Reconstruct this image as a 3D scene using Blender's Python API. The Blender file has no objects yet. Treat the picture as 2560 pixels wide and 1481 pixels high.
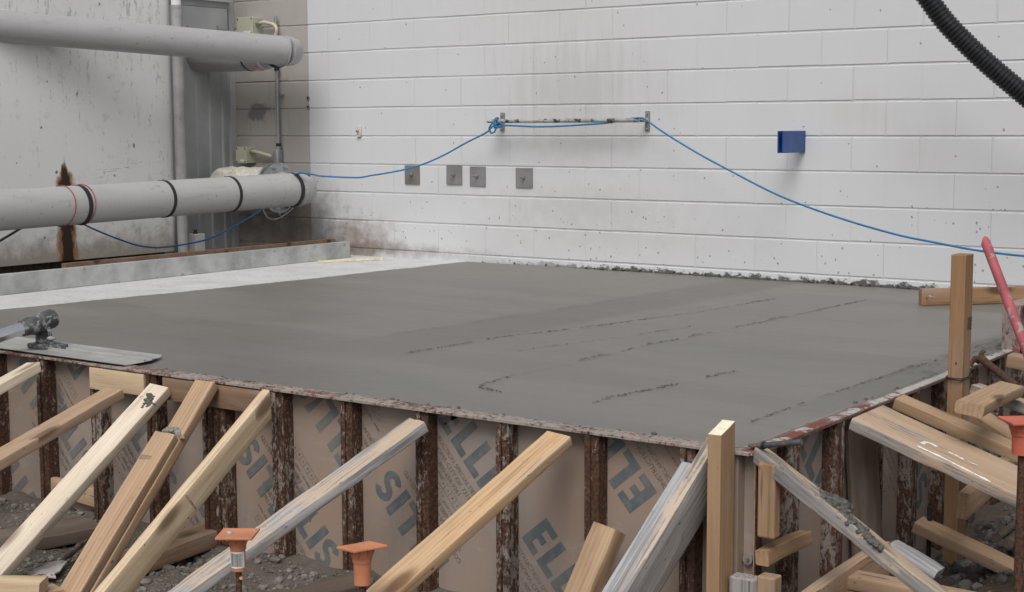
import bpy, bmesh, math, random
import numpy as np
from mathutils import Vector, Matrix, noise as mnoise
R = math.radians
scene = bpy.context.scene
COL = scene.collection

# ------------------------------------------------------------------ camera
CAM = Vector((7.51515, -8.174277, 0.875184)); FPX = 3728.3
YAW, PIT, ROL = 0.622942, -0.1128606, -0.00389
_f = Vector((-math.sin(YAW)*math.cos(PIT), math.cos(YAW)*math.cos(PIT), math.sin(PIT)))
_r0 = Vector((math.cos(YAW), math.sin(YAW), 0)); _u0 = _r0.cross(_f)
_r = _r0*math.cos(ROL)+_u0*math.sin(ROL); _u = -_r0*math.sin(ROL)+_u0*math.cos(ROL)
cd = bpy.data.cameras.new('camera'); cam = bpy.data.objects.new('camera', cd); COL.objects.link(cam)
m = Matrix.Identity(4)
for i in range(3): m[i][0], m[i][1], m[i][2], m[i][3] = _r[i], _u[i], -_f[i], CAM[i]
cam.matrix_world = m
cd.sensor_width = 36; cd.lens = FPX/2560*36; cd.clip_end = 500; cd.clip_start = .05
scene.camera = cam
# ------------------------------------------------------------------ light
SUN_EL, SUN_AZ = R(52), R(158)          # azimuth clockwise from +Y
w = bpy.data.worlds.new("World"); scene.world = w; w.use_nodes = True
nt = w.node_tree; bg = nt.nodes['Background']
sky = nt.nodes.new('ShaderNodeTexSky'); sky.sky_type = 'NISHITA'; sky.sun_disc = False
sky.sun_elevation = SUN_EL; sky.sun_rotation = SUN_AZ; sky.dust_density = 4; sky.air_density = 1.0
hs = nt.nodes.new('ShaderNodeHueSaturation'); hs.inputs['Saturation'].default_value = .30
nt.links.new(sky.outputs[0], hs.inputs['Color']); nt.links.new(hs.outputs[0], bg.inputs[0])
bg.inputs[1].default_value = .098
sd = bpy.data.lights.new('sun', 'SUN'); sd.energy = 1.5; sd.angle = R(36); sd.color = (1, .985, .962)
so = bpy.data.objects.new('sun', sd); COL.objects.link(so)
sdir = Vector((math.sin(SUN_AZ)*math.cos(SUN_EL), math.cos(SUN_AZ)*math.cos(SUN_EL), math.sin(SUN_EL)))
so.rotation_euler = sdir.to_track_quat('Z', 'Y').to_euler(); so.location = (3, -6, 8)
scene.view_settings.view_transform = 'Standard'; scene.view_settings.look = 'None'
scene.view_settings.exposure = 0.20; scene.view_settings.gamma = 1

# ------------------------------------------------------------------ surveying helpers (survey of the site from the camera station)
def ray(x, y): return _f+_r*((x-1280)/FPX)-_u*((y-740.5)/FPX)
def pz(x, y, z=-.05): d = ray(x, y); return CAM+d*((z-CAM.z)/d.z)
def py(x, y, Y=0.): d = ray(x, y); return CAM+d*((Y-CAM.y)/d.y)
def px(x, y, X=0.): d = ray(x, y); return CAM+d*((X-CAM.x)/d.x)
def pd(x, y, D): return CAM+ray(x, y)*D
def R1(x, y): return (x/2.0826, y/2.0826)
def R2(x, y): return (800+x/2.0826, y/2.0826)
def R3(x, y): return (1660+x/2.0833, y/2.0833)
def R4(x, y): return (x/1.967, 740+y/1.967)
def R5(x, y): return (600+x/2.51, 900+y/2.51)
def R6(x, y): return (1200+x/2.51, 900+y/2.51)
def R7(x, y): return (1760+x/2.51, 900+y/2.51)
def R8(x, y): return (1900+x/2.9167, 560+y/2.9167)

# ------------------------------------------------------------------ object helpers
def link(o): COL.objects.link(o); return o
def tag(o, label=None, cat=None, group=None, kind=None):
    if label: o['label'] = label
    if cat: o['category'] = cat
    if group: o['group'] = group
    if kind: o['kind'] = kind
    return o
def empty(name, loc, label, cat, group=None):
    o = link(bpy.data.objects.new(name, None)); o.location = loc; o.empty_display_size = .05
    return tag(o, label, cat, group)
def meshobj(name, verts, faces, mat, parent=None, smooth=False, M=None):
    me = bpy.data.meshes.new(name); me.from_pydata([tuple(v) for v in verts], [], faces); me.validate()
    o = link(bpy.data.objects.new(name, me))
    if mat: me.materials.append(mat)
    if smooth:
        me.polygons.foreach_set('use_smooth', [True]*len(me.polygons))
    setp(o, parent, M)
    return o
def setp(o, parent, M=None):
    if parent is not None:
        o.parent = parent; o.matrix_parent_inverse = Matrix.Translation(parent.location).inverted() if parent.type == 'EMPTY' else parent.matrix_basis.inverted()
    if M is not None: o.matrix_basis = M
def bmobj(name, bm, mat, parent=None, smooth=False, M=None):
    bmesh.ops.recalc_face_normals(bm, faces=bm.faces)
    me = bpy.data.meshes.new(name); bm.to_mesh(me); bm.free()
    o = link(bpy.data.objects.new(name, me)); me.materials.append(mat)
    if smooth: me.polygons.foreach_set('use_smooth', [True]*len(me.polygons))
    setp(o, parent, M)
    return o
def sharp(o, ang=35):
    try: o.data.set_sharp_from_angle(angle=R(ang))
    except Exception: pass
    return o
def bx(bm, x0, x1, y0, y1, z0, z1, bev=0, seg=2):
    r = bmesh.ops.create_cube(bm, size=1)
    for v in r['verts']:
        v.co = Vector(((x0+x1)/2+v.co.x*(x1-x0), (y0+y1)/2+v.co.y*(y1-y0), (z0+z1)/2+v.co.z*(z1-z0)))
    if bev > 0:
        es = list({e for v in r['verts'] for e in v.link_edges})
        bmesh.ops.bevel(bm, geom=es, offset=bev, segments=seg, affect='EDGES', profile=.5)
def box(name, x0, x1, y0, y1, z0, z1, mat, parent=None, bev=.002):
    bm = bmesh.new(); bx(bm, x0, x1, y0, y1, z0, z1, bev); return bmobj(name, bm, mat, parent)
def frames(pts):
    pts = [Vector(p) for p in pts]; T = []
    for i in range(len(pts)):
        a = pts[max(i-1, 0)]; b = pts[min(i+1, len(pts)-1)]; T.append((b-a).normalized())
    n = T[0].orthogonal().normalized(); out = []
    for t in T:
        n = (n-t*n.dot(t)).normalized(); out.append((t, n, t.cross(n)))
    return pts, out
def tube_data(pts, rad, seg=16, cap=True):
    pts, fr = frames(pts); V = []; F = []
    rr = rad if hasattr(rad, '__len__') else [rad]*len(pts)
    for p, (t, n, b), r in zip(pts, fr, rr):
        for k in range(seg):
            a = 2*math.pi*k/seg; V.append(p+n*(r*math.cos(a))+b*(r*math.sin(a)))
    for i in range(len(pts)-1):
        for k in range(seg):
            k2 = (k+1) % seg; F.append((i*seg+k, i*seg+k2, (i+1)*seg+k2, (i+1)*seg+k))
    if cap: F.append(tuple(range(seg-1, -1, -1))); F.append(tuple((len(pts)-1)*seg+k for k in range(seg)))
    return V, F
def tube(name, pts, rad, mat, parent=None, seg=16, cap=True):
    V, F = tube_data(pts, rad, seg, cap)
    return sharp(meshobj(name, V, F, mat, parent, smooth=True))
def spline(pts, n=10):
    P = [Vector(p) for p in pts]; P = [P[0]*2-P[1]]+P+[P[-1]*2-P[-2]]; out = []
    for i in range(1, len(P)-2):
        for k in range(n):
            t = k/n; a, b, c, d = P[i-1:i+3]
            out.append(.5*((2*b)+(c-a)*t+(2*a-5*b+4*c-d)*t*t+(3*b-a-3*c+d)*t**3))
    out.append(P[-2]); return out
def fbm(v, o=4): return mnoise.fractal(v, 1.0, 2.0, o)
def lumps(name, pts, rads, mat, parent=None, seed=0, flat=None, sub=3, amp=.35, freq=30, split=0):
    bm = bmesh.new(); rnd = random.Random(seed); items = []
    for p, r in zip(pts, rads):
        p = Vector(p); items.append((p, r))
        for _ in range(split):
            items.append((p+Vector((rnd.gauss(0, r*.6), rnd.gauss(0, r*.6), rnd.uniform(-.3, .3)*r)), r*rnd.uniform(.45, .8)))
    for p, r in items:
        rr = bmesh.ops.create_icosphere(bm, subdivisions=sub, radius=1)
        s = Vector((rnd.uniform(.8, 1.3), rnd.uniform(.8, 1.3), rnd.uniform(.6, .9)))
        for v in rr['verts']:
            c = Vector((v.co.x*s.x, v.co.y*s.y, v.co.z*s.z))*r
            k = 1+amp*fbm((c+p)*freq+Vector((seed, 0, 0)), 4)+.22*fbm((c+p)*freq*4+Vector((seed, 3, 0)), 2)
            v.co = p+c*max(.3, k)
    return bmobj(name, bm, mat, parent, smooth=True)

# ------------------------------------------------------------------ material helpers
class NT:
    def __init__(s, name, rough=.7, metal=0., spec=.4):
        s.m = bpy.data.materials.new(name); s.m.use_nodes = True; s.t = s.m.node_tree; s.b = s.t.nodes['Principled BSDF']
        s.b.inputs['Roughness'].default_value = rough; s.b.inputs['Metallic'].default_value = metal
        s.b.inputs['Specular IOR Level'].default_value = spec
        s.tc = s.t.nodes.new('ShaderNodeTexCoord')
    def set(s, inp, v):
        if hasattr(v, 'is_output') or isinstance(v, bpy.types.NodeSocket): s.t.links.new(v, inp)
        else:
            if inp.type == 'RGBA' and len(v) == 3: v = (*v, 1)
            inp.default_value = v
    def n(s, typ, out=0, **kw):
        nd = s.t.nodes.new('ShaderNode'+typ)
        for k, v in kw.items():
            k2 = k.replace('_', ' ')
            if k2 in nd.inputs: s.set(nd.inputs[k2], v)
            else: setattr(nd, k, v)
        return nd.outputs[out]
    def co(s, sc=(1, 1, 1), rnd=False):
        v = s.tc.outputs['Object']
        if rnd:
            oi = s.t.nodes.new('ShaderNodeObjectInfo')
            k = s.math('MULTIPLY', oi.outputs['Random'], 37.)
            cmb = s.n('CombineXYZ', X=k, Y=k, Z=k)
            v = s.n('VectorMath', operation='ADD', **{}); nd = v.node
            s.t.links.new(s.tc.outputs['Object'], nd.inputs[0]); s.t.links.new(cmb, nd.inputs[1])
        return s.n('Mapping', Vector=v, Scale=sc)
    def math(s, op, a, b=0., c=None, clamp=False):
        nd = s.t.nodes.new('ShaderNodeMath'); nd.operation = op; nd.use_clamp = clamp
        s.set(nd.inputs[0], a); s.set(nd.inputs[1], b)
        if c is not None: s.set(nd.inputs[2], c)
        return nd.outputs[0]
    def step(s, v, a, b):  # smooth 0..1 between a and b
        nd = s.t.nodes.new('ShaderNodeMapRange'); nd.interpolation_type = 'SMOOTHSTEP'
        s.set(nd.inputs[0], v); nd.inputs[1].default_value = a; nd.inputs[2].default_value = b
        if a > b:
            nd.inputs[1].default_value = b; nd.inputs[2].default_value = a; nd.inputs[3].default_value = 1; nd.inputs[4].default_value = 0
        return nd.outputs[0]
    def mix(s, f, a, b, mode='MIX'):
        nd = s.t.nodes.new('ShaderNodeMix'); nd.data_type = 'RGBA'; nd.blend_type = mode
        s.set(nd.inputs[0], f); s.set(nd.inputs[6], a); s.set(nd.inputs[7], b); return nd.outputs[2]
    def noise(s, sc=(1, 1, 1), scale=1., det=5., rough=.55, dist=0., rnd=False):
        return s.n('TexNoise', Vector=s.co(sc, rnd), Scale=scale, Detail=det, Roughness=rough, Distortion=dist)
    def sep(s):
        nd = s.t.nodes.new('ShaderNodeSeparateXYZ'); s.t.links.new(s.tc.outputs['Object'], nd.inputs[0]); return nd.outputs
    def bump(s, h, st=.3, d=.01):
        o = s.n('Bump', Height=h, Strength=st, Distance=d); s.t.links.new(o, s.b.inputs['Normal'])
    def done(s, col, rough=None):
        s.set(s.b.inputs['Base Color'], col)
        if rough is not None: s.set(s.b.inputs['Roughness'], rough)
        return s.m
def band(s, v, a, b, soft):  # 1 inside a..b
    return s.math('MULTIPLY', s.step(v, a-soft, a+soft), s.step(v, b+soft, b-soft))
def simple(name, c, rough=.6, metal=0., var=.25, scale=12, spec=.4, dirt=None, dthr=.6, bump=.15):
    s = NT(name, rough, metal, spec); n = s.noise(scale=scale, det=6, rnd=True)
    c0 = tuple(x*(1-var) for x in c); c1 = tuple(min(1, x*(1+var)) for x in c)
    col = s.mix(s.step(n, .3, .7), c0, c1)
    if dirt:
        d = s.noise(scale=scale*2.3, det=8, rough=.65, rnd=True); col = s.mix(s.step(d, dthr, dthr+.06), col, dirt)
    s.bump(n, bump, .004); return s.done(col)

def wood(name, light, dark, grey=0., greycol=(.33, .33, .34), knots=True, dirt=0., rough=.75, grain=1., tint=None, top=0.):
    s = NT(name, rough, 0, .25)
    g1 = s.noise((1.2, 14, 14), 1.6, 5, .6, .6, True)
    rings = s.n('TexWave', Vector=s.co((.35, 9, 6), True), Scale=2.2, Distortion=5.5, Detail=3., Detail_Scale=.7, bands_direction='Y')
    g2 = s.noise((3, 95, 95), 1., 4, .6, .2, True)
    big = s.noise((1.4, 5, 5), .9, 3, .5, 0, True)
    f = s.math('ADD', s.math('MULTIPLY', s.step(g1, .35, .7), .50), s.math('MULTIPLY', rings, .38*grain))
    f = s.math('ADD', f, s.math('MULTIPLY', s.step(g2, .45, .75), .22))
    col = s.mix(f, light, dark)
    col = s.mix(s.math('MULTIPLY', s.step(big, .45, .72), .35), col, tuple(x*.72 for x in light))
    if tint: col = s.mix(s.math('MULTIPLY', s.step(s.noise((.7, 3, 3), 1., 3, .5, 0, True), .45, .65), .7), col, tint)
    if knots:
        vo = s.t.nodes.new('ShaderNodeTexVoronoi'); s.t.links.new(s.co((3.2, 9, 9), True), vo.inputs['Vector']); vo.inputs['Scale'].default_value = 1.
        sepc = s.t.nodes.new('ShaderNodeSeparateColor'); s.t.links.new(vo.outputs['Color'], sepc.inputs[0])
        k = s.math('MULTIPLY', s.step(vo.outputs['Distance'], .33, .13), s.step(sepc.outputs[0], .60, .62))
        col = s.mix(s.math('MULTIPLY', k, .85), col, (dark[0]*.35, dark[1]*.3, dark[2]*.28))
    if grey > 0:
        gm = s.noise((1.3, 4.5, 4.5), 2.1, 8, .76, .05, True)
        a = .5+(.5-grey)*.42
        nz_ = s.t.nodes.new('ShaderNodeSeparateXYZ'); s.t.links.new(s.tc.outputs['Normal'], nz_.inputs[0])
        gm = s.math('SUBTRACT', gm, s.math('MULTIPLY', s.step(s.math('ABSOLUTE', nz_.outputs[2]), .5, .85), top))
        gg = s.mix(s.step(g2, .38, .66), greycol, tuple(x*.5 for x in greycol))
        col = s.mix(s.math('MULTIPLY', s.step(s.math('ADD', s.math('MULTIPLY', gm, .72), s.math('MULTIPLY', g2, .28)), a-.035, a+.045), .88), col, gg)
    ck = s.noise((2.6, 46, 46), 1.2, 2, .5, .25, True); ckm = s.noise((1.5, 8, 8), 1.5, 2, .5, 0, True)
    col = s.mix(s.math('MULTIPLY', s.step(ck, .665, .70), s.math('MULTIPLY', s.step(ckm, .5, .58), .75)), col, tuple(x*.28 for x in dark))
    film = s.noise((.8, 4, 4), 1.7, 5, .6, .3, True)
    col = s.mix(s.math('MULTIPLY', s.step(film, .50, .68), .30), col, (.36, .33, .30))
    lines = s.noise((1.6, 60, 60), 1.3, 3, .5, .15, True)
    col = s.mix(s.math('MULTIPLY', s.step(lines, .62, .70), .45), col, tuple(x*.55 for x in dark))
    vh = s.t.nodes.new('ShaderNodeTexVoronoi'); s.t.links.new(s.co((9, 16, 16), True), vh.inputs['Vector']); vh.inputs['Scale'].default_value = 1.
    sh = s.t.nodes.new('ShaderNodeSeparateColor'); s.t.links.new(vh.outputs['Color'], sh.inputs[0])
    col = s.mix(s.math('MULTIPLY', s.math('LESS_THAN', vh.outputs['Distance'], .055), s.math('MULTIPLY', s.math('GREATER_THAN', sh.outputs[0], .72), .85)), col, (.035, .025, .02))
    sp = s.noise((10, 22, 22), 3., 5, .7, 0, True)
    col = s.mix(s.math('MULTIPLY', s.step(sp, .665-.07*dirt, .72-.06*dirt), .8), col, (.09, .085, .08))
    s.bump(s.math('ADD', g2, s.math('MULTIPLY', g1, .8)), .35, .003)
    return s.done(col)
W_FRESH = wood('wood_fresh', (.65, .525, .365), (.48, .34, .21), dirt=.2)
W_PALE = wood('wood_pale', (.73, .64, .515), (.57, .455, .33), dirt=.3, grain=.7)
W_TAN = wood('wood_tan', (.48, .335, .218), (.31, .195, .115), dirt=.35, grey=.10)
W_TAN2 = wood('wood_tan_light', (.445, .31, .20), (.295, .185, .108), dirt=.3, grey=.10)
W_GOLD = wood('wood_gold', (.62, .43, .255), (.42, .26, .14), dirt=.3, grey=.05)
W_STAKE = wood('wood_stake', (.385, .252, .148), (.255, .155, .085), dirt=.3, grey=.08)
W_POST = wood('wood_post', (.32, .192, .105), (.20, .11, .055), dirt=.3, grey=.05)
W_PALE2 = simple('broken_wood', (.80, .72, .56), .85, var=.12, scale=60, bump=.5)
W_BROWN = wood('wood_brown', (.28, .185, .12), (.175, .105, .065), dirt=.6)
W_DARK = wood('wood_dark', (.19, .15, .12), (.11, .082, .064), dirt=.6)
W_GREY = wood('wood_weathered', (.57, .45, .34), (.43, .32, .22), grey=.72, greycol=(.42, .42, .435), dirt=.6, grain=.4, top=0.13)
W_SILVER = wood('wood_silver', (.43, .42, .405), (.30, .29, .28), grey=.7, greycol=(.42, .42, .43), knots=False, dirt=.4, grain=.25)
W_PEACH = wood('wood_peach', (.53, .43, .34), (.42, .33, .26), grey=.72, greycol=(.33, .32, .32), dirt=.5, grain=.25, top=0.10)
W_MOTTLE = wood('wood_mottled', (.48, .375, .27), (.34, .25, .17), grey=.66, greycol=(.20, .20, .20), dirt=.7, grain=.5, top=0.12)
W_PLANK = wood('wood_plank', (.475, .345, .235), (.34, .23, .15), grey=.62, greycol=(.33, .32, .31), dirt=.4, grain=.6, top=0.20)

# painted block wall ---------------------------------------------------------
s = NT('painted_block', .62, 0, .35); X, Y, Z = s.sep()
n1 = s.noise(scale=2.2, det=5); n2 = s.noise(scale=11, det=7, rough=.62); n3 = s.noise(scale=120, det=3)
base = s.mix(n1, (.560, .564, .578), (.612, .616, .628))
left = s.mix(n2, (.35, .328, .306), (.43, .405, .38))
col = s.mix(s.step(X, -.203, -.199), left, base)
def patch(cx, cz, rx, rz, thr, c, amt, nn=None, soft=.25):
    global col
    dx = s.math('DIVIDE', s.math('SUBTRACT', X, cx), rx); dz = s.math('DIVIDE', s.math('SUBTRACT', Z, cz), rz)
    d = s.math('SQRT', s.math('ADD', s.math('MULTIPLY', dx, dx), s.math('MULTIPLY', dz, dz)))
    d = s.math('ADD', d, s.math('MULTIPLY', s.math('SUBTRACT', nn if nn is not None else n2, .5), 2.2))
    col = s.mix(s.math('MULTIPLY', s.step(d, 1+soft, 1-soft*2), amt), col, c)
n4 = s.noise((14, 1, 1.6), 1.5, 6, .65)
patch(2.0, 1.9, .75, .55, 0, (.52, .49, .46), .34, n4, .5)
patch(2.15, 1.1, .62, .28, 0, (.40, .385, .365), .46, n4, .55)
patch(2.2, .78, .55, .16, 0, (.42, .41, .39), .36, n2, .5)
patch(2.2, .37, .75, .13, 0, (.42, .40, .38), .42, n2, .6)
patch(2.45, .18, .9, .13, 0, (.46, .45, .43), .35, n2, .6)
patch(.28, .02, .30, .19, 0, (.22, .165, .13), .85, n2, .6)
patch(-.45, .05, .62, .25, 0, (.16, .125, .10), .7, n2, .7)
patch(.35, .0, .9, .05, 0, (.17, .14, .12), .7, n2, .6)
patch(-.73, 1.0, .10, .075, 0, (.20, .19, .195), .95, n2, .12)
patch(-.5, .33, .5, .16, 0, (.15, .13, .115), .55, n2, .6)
patch(4.1, .95, .22, .12, 0, (.50, .49, .47), .4, n4, .6)
patch(4.45, .72, .22, .16, 0, (.50, .49, .48), .35, n4, .6)
# wet cement smeared along the foot of the wall
edge = s.math('ADD', Z, s.math('MULTIPLY', s.math('SUBTRACT', s.noise((9, 9, 16), 1.4, 7, .7), .5), -.16))
sm = s.math('MULTIPLY', s.step(edge, -.022, -.038), s.step(X, 1.2, 2.6))
col = s.mix(sm, col, (.105, .10, .092))
# spatter, denser near the ground
v = s.t.nodes.new('ShaderNodeTexVoronoi'); s.t.links.new(s.n('VectorMath', operation='ADD') if False else s.co((1, 1, .8)), v.inputs['Vector']); v.inputs['Scale'].default_value = 46; 
sc_ = s.t.nodes.new('ShaderNodeSeparateColor'); s.t.links.new(v.outputs['Color'], sc_.inputs[0])
low = s.step(Z, .75, -.02)
thr = s.math('SUBTRACT', .955, s.math('MULTIPLY', low, .22))
pick = s.math('GREATER_THAN', sc_.outputs[0], thr)
size = s.math('MULTIPLY', s.math('POWER', sc_.outputs[1], 3.), .26)
dot = s.math('MULTIPLY', s.math('LESS_THAN', s.math('ADD', v.outputs['Distance'], s.math('MULTIPLY', s.math('SUBTRACT', n3, .5), .75)), s.math('ADD', size, .02)), pick)
col = s.mix(s.math('MULTIPLY', dot, .75), col, (.16, .15, .14))
s.bump(s.math('ADD', n3, s.math('MULTIPLY', n2, .6)), .22, .003)
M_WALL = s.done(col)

# white tank wall ------------------------------------------------------------
s = NT('tank_paint', .6, 0, .35); X, Y, Z = s.sep()
n1 = s.noise(scale=1.6, det=6); n2 = s.noise(scale=9, det=8, rough=.66); n3 = s.noise((3, 14, 1.6), 1.4, 7, .7); n5 = s.noise(scale=40, det=4)
col = s.mix(n1, (.74, .745, .73), (.81, .81, .79))
col = s.mix(s.math('MULTIPLY', s.step(n2, .56, .74), .5), col, (.46, .445, .41))
top = s.step(Z, .7, 1.9)
fine = s.noise((1, 1, .5), 48, 7, .74)
st = s.math('ADD', s.math('ADD', s.math('MULTIPLY', n3, .42), s.math('MULTIPLY', fine, .40)), s.math('ADD', s.math('MULTIPLY', n1, .16), s.math('MULTIPLY', top, .035)))
col = s.mix(s.math('MULTIPLY', s.step(st, .545, .61), .62), col, (.30, .31, .32))
v = s.t.nodes.new('ShaderNodeTexVoronoi'); s.t.links.new(s.co((1, 1, .6)), v.inputs['Vector']); v.inputs['Scale'].default_value = 17
sc_ = s.t.nodes.new('ShaderNodeSeparateColor'); s.t.links.new(v.outputs['Color'], sc_.inputs[0])
dot = s.math('MULTIPLY', s.math('LESS_THAN', s.math('ADD', v.outputs['Distance'], s.math('MULTIPLY', s.math('SUBTRACT', n5, .5), .5)), s.math('MULTIPLY', sc_.outputs[1], .22)), s.math('GREATER_THAN', sc_.outputs[0], .80))
col = s.mix(s.math('MULTIPLY', dot, .85), col, (.10, .10, .105))
# dark scratches near the right end, mid height
scr = s.noise((1, 3.5, 40), 2., 5, .7)
sm = s.math('MULTIPLY', s.step(scr, .60, .66), s.math('MULTIPLY', band(s, Y, -1.62, -1.05, .08), band(s, Z, .52, .64, .03)))
col = s.mix(s.math('MULTIPLY', sm, .85), col, (.13, .14, .15))
# grime at the foot
ft = s.math('ADD', Z, s.math('MULTIPLY', s.math('SUBTRACT', n2, .5), -.35))
col = s.mix(s.math('MULTIPLY', s.step(ft, .24, .02), .75), col, (.24, .185, .145))
RY = -1.83
M_TANK_parts = None
wob = s.math('MULTIPLY', s.math('SUBTRACT', s.noise((2, 14, 5), 2., 5, .65), .5), .10)
yy = s.math('ADD', s.math('ABSOLUTE', s.math('SUBTRACT', Y, RY)), wob)
hgt = s.math('ADD', s.math('MULTIPLY', s.step(Z, .70, .50), .070), .004)
rust = s.math('MULTIPLY', s.step(s.math('DIVIDE', yy, hgt), 1.25, .75), s.step(Z, .72, .60))
core = s.math('MULTIPLY', s.step(s.math('DIVIDE', yy, hgt), .78, .5), s.step(Z, .67, .60))
col = s.mix(s.math('MULTIPLY', rust, .9), col, (.30, .125, .042)); col = s.mix(s.math('MULTIPLY', core, .95), col, (.022, .014, .01))
s.bump(s.math('ADD', n2, n5), .2, .004)
M_TANK = s.done(col)

_e0, _e1, _a0 = pz(863, 855), pz(1727, 716), pz(1016, 884)
_dv = (_e1-_e0).normalized(); BNX, BNY = _dv.y, -_dv.x
_ua, _ub = _e0.x*BNX+_e0.y*BNY, _a0.x*BNX+_a0.y*BNY; BU0, BU1 = min(_ua, _ub), max(_ua, _ub); BV0 = -_e0.x*BNY+_e0.y*BNX
# fresh concrete --------------------------------------------------------------
s = NT('wet_concrete', .5, 0, .45); X, Y, Z = s.sep()
n1 = s.noise((.9, 2.2, 1), .8, 5, .55, .6); n2 = s.noise((2.2, 9, 1), 1.6, 6, .6, .5); n3 = s.noise((5, 26, 5), 3., 5, .6); n4 = s.noise(scale=190, det=3)
col = s.mix(s.step(n1, .33, .68), (.150, .141, .127), (.186, .176, .160))
col = s.mix(s.math('MULTIPLY', s.step(n2, .5, .72), .35), col, (.138, .131, .120))
col = s.mix(s.math('MULTIPLY', s.step(n3, .50, .70), .30), col, (.205, .197, .182))
u_ = s.math('ADD', s.math('MULTIPLY', X, BNX), s.math('MULTIPLY', Y, BNY)); u_ = s.math('ADD', u_, s.math('MULTIPLY', s.math('SUBTRACT', n2, .5), .10))
v_ = s.math('ADD', s.math('MULTIPLY', X, -BNY), s.math('MULTIPLY', Y, BNX))
rs_ = s.math('MULTIPLY', s.step(s.math('ADD', X, s.math('MULTIPLY', s.math('SUBTRACT', n2, .5), .06)), 5.41, 5.46), s.step(Y, -3.9, -3.2)); col = s.mix(s.math('MULTIPLY', rs_, .6), col, s.mix(s.step(n4, .4, .6), (.085, .08, .073), (.145, .138, .126)))
damp = s.math('MULTIPLY', band(s, u_, BU0, BU1, .05), s.step(v_, BV0-.6, BV0+.5))
col = s.mix(s.math('MULTIPLY', damp, .55), col, (.118, .110, .099))
pas = s.noise((.25, 2.6, 1), 1.3, 3, .5, .2); col = s.mix(s.math('MULTIPLY', s.step(pas, .5, .62), .30), col, (.132, .124, .112))
col = s.mix(s.math('MULTIPLY', s.step(Z, -.0472, -.042), .55), col, (.095, .09, .083))
s.bump(s.math('ADD', s.math('MULTIPLY', n3, .7), s.math('MULTIPLY', n4, .35)), .22, .004)
rg = s.math('ADD', .33, s.math('MULTIPLY', n1, .32))
M_SLAB = s.done(col, rg)
s = NT('old_white_concrete', .75, 0, .3)
n1 = s.noise(scale=5, det=7, rough=.65); n2 = s.noise((30, 14, 10), 2., 6, .7)
col = s.mix(s.step(n1, .3, .7), (.47, .47, .465), (.56, .56, .55)); col = s.mix(s.math('MULTIPLY', s.step(n2, .58, .66), .8), col, (.20, .19, .18))
s.bump(n2, .3, .004); M_OLD = s.done(col)

# formwork ---------------------------------------------------------------------
def rusty(name, a=.5, vert=True, red=False, redc=(.25, .075, .06), rl=1.):
    s = NT(name, .85, 0, .25)
    k = (11, 11, 2.6) if vert else (6, 6, 12)
    n1 = s.noise(k, 1.5, 6, .65, .3, True); n2 = s.noise(scale=95, det=6, rough=.72, rnd=True); n3 = s.noise(scale=6, det=5, rnd=True); n4 = s.noise((1, 1, .5), 68, 7, .76, .5, True)
    col = s.mix(s.step(n2, .35, .68), (.034, .021, .016), (.135, .066, .040))
    col = s.mix(s.math('MULTIPLY', s.step(n4, .52, .66), .6), col, (.14, .07, .04))
    if red: col = s.mix(s.step(n3, .44, .58), col, redc)
    res = s.mix(n2, (.22*rl, .185*rl, .16*rl), (.46*rl, .425*rl, .39*rl))
    m_ = s.math('ADD', s.math('MULTIPLY', n1, .40), s.math('MULTIPLY', n4, .60))
    col = s.mix(s.math('MULTIPLY', s.step(m_, a, a+.06), .75), col, res)
    s.bump(s.math('ADD', n2, n4), .6, .004); return s.done(col)
M_RIBR = rusty('rib_right', .498, rl=.78); M_RIB = rusty('rusty_rib', .53); M_RIBSIDE = rusty('rusty_rib_web', .56); M_RAIL = rusty('rail_cemented', .452, False, True, (.15, .068, .055), 1.12); M_RIBGREY = rusty('rib_cemented', .49)
s = NT('form_plywood', .55, 0, .4)
n1 = s.noise(scale=2.6, det=6, rough=.6, rnd=True); n2 = s.noise((8, 8, 3), 1.5, 6, .62, .5, True); n3 = s.noise((60, 60, 8), 1.5, 4, .6, 0, True)
col = s.mix(s.step(n1, .33, .66), (.305, .225, .175), (.292, .248, .220))
col = s.mix(s.math('MULTIPLY', s.step(n2, .52, .72), .55), col, (.225, .205, .192))
scf = s.noise((3, 3, 9), 2.3, 7, .7, .3, True); col = s.mix(s.math('MULTIPLY', s.step(scf, .55, .66), .4), col, (.345, .315, .29))
col = s.mix(s.math('MULTIPLY', s.step(n3, .5, .8), .3), col, (.33, .255, .205))
v = s.t.nodes.new('ShaderNodeTexVoronoi'); s.t.links.new(s.co((1, 1, 1), True), v.inputs['Vector']); v.inputs['Scale'].default_value = 6.5
sc_ = s.t.nodes.new('ShaderNodeSeparateColor'); s.t.links.new(v.outputs['Color'], sc_.inputs[0])
dot = s.math('MULTIPLY', s.step(v.outputs['Distance'], .13, .05), s.math('GREATER_THAN', sc_.outputs[0], .8))
col = s.mix(s.math('MULTIPLY', dot, .85), col, (.045, .03, .022))
s.bump(n3, .12, .002); M_PLY = s.done(col)
s = NT('panel_ink', .6, 0, .3); n1 = s.noise(scale=28, det=6, rough=.65, rnd=True); n0 = s.noise(scale=3, det=3, rnd=True)
col = s.mix(s.step(n1, .42, .62), (.098, .120, .130), (.150, .155, .152)); col = s.mix(s.math('MULTIPLY', s.step(n0, .40, .66), .8), col, (.195, .178, .163)); M_INK = s.done(col)
M_INKS = simple('panel_small_ink', (.155, .13, .115), .6, var=.35, scale=40)

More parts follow.
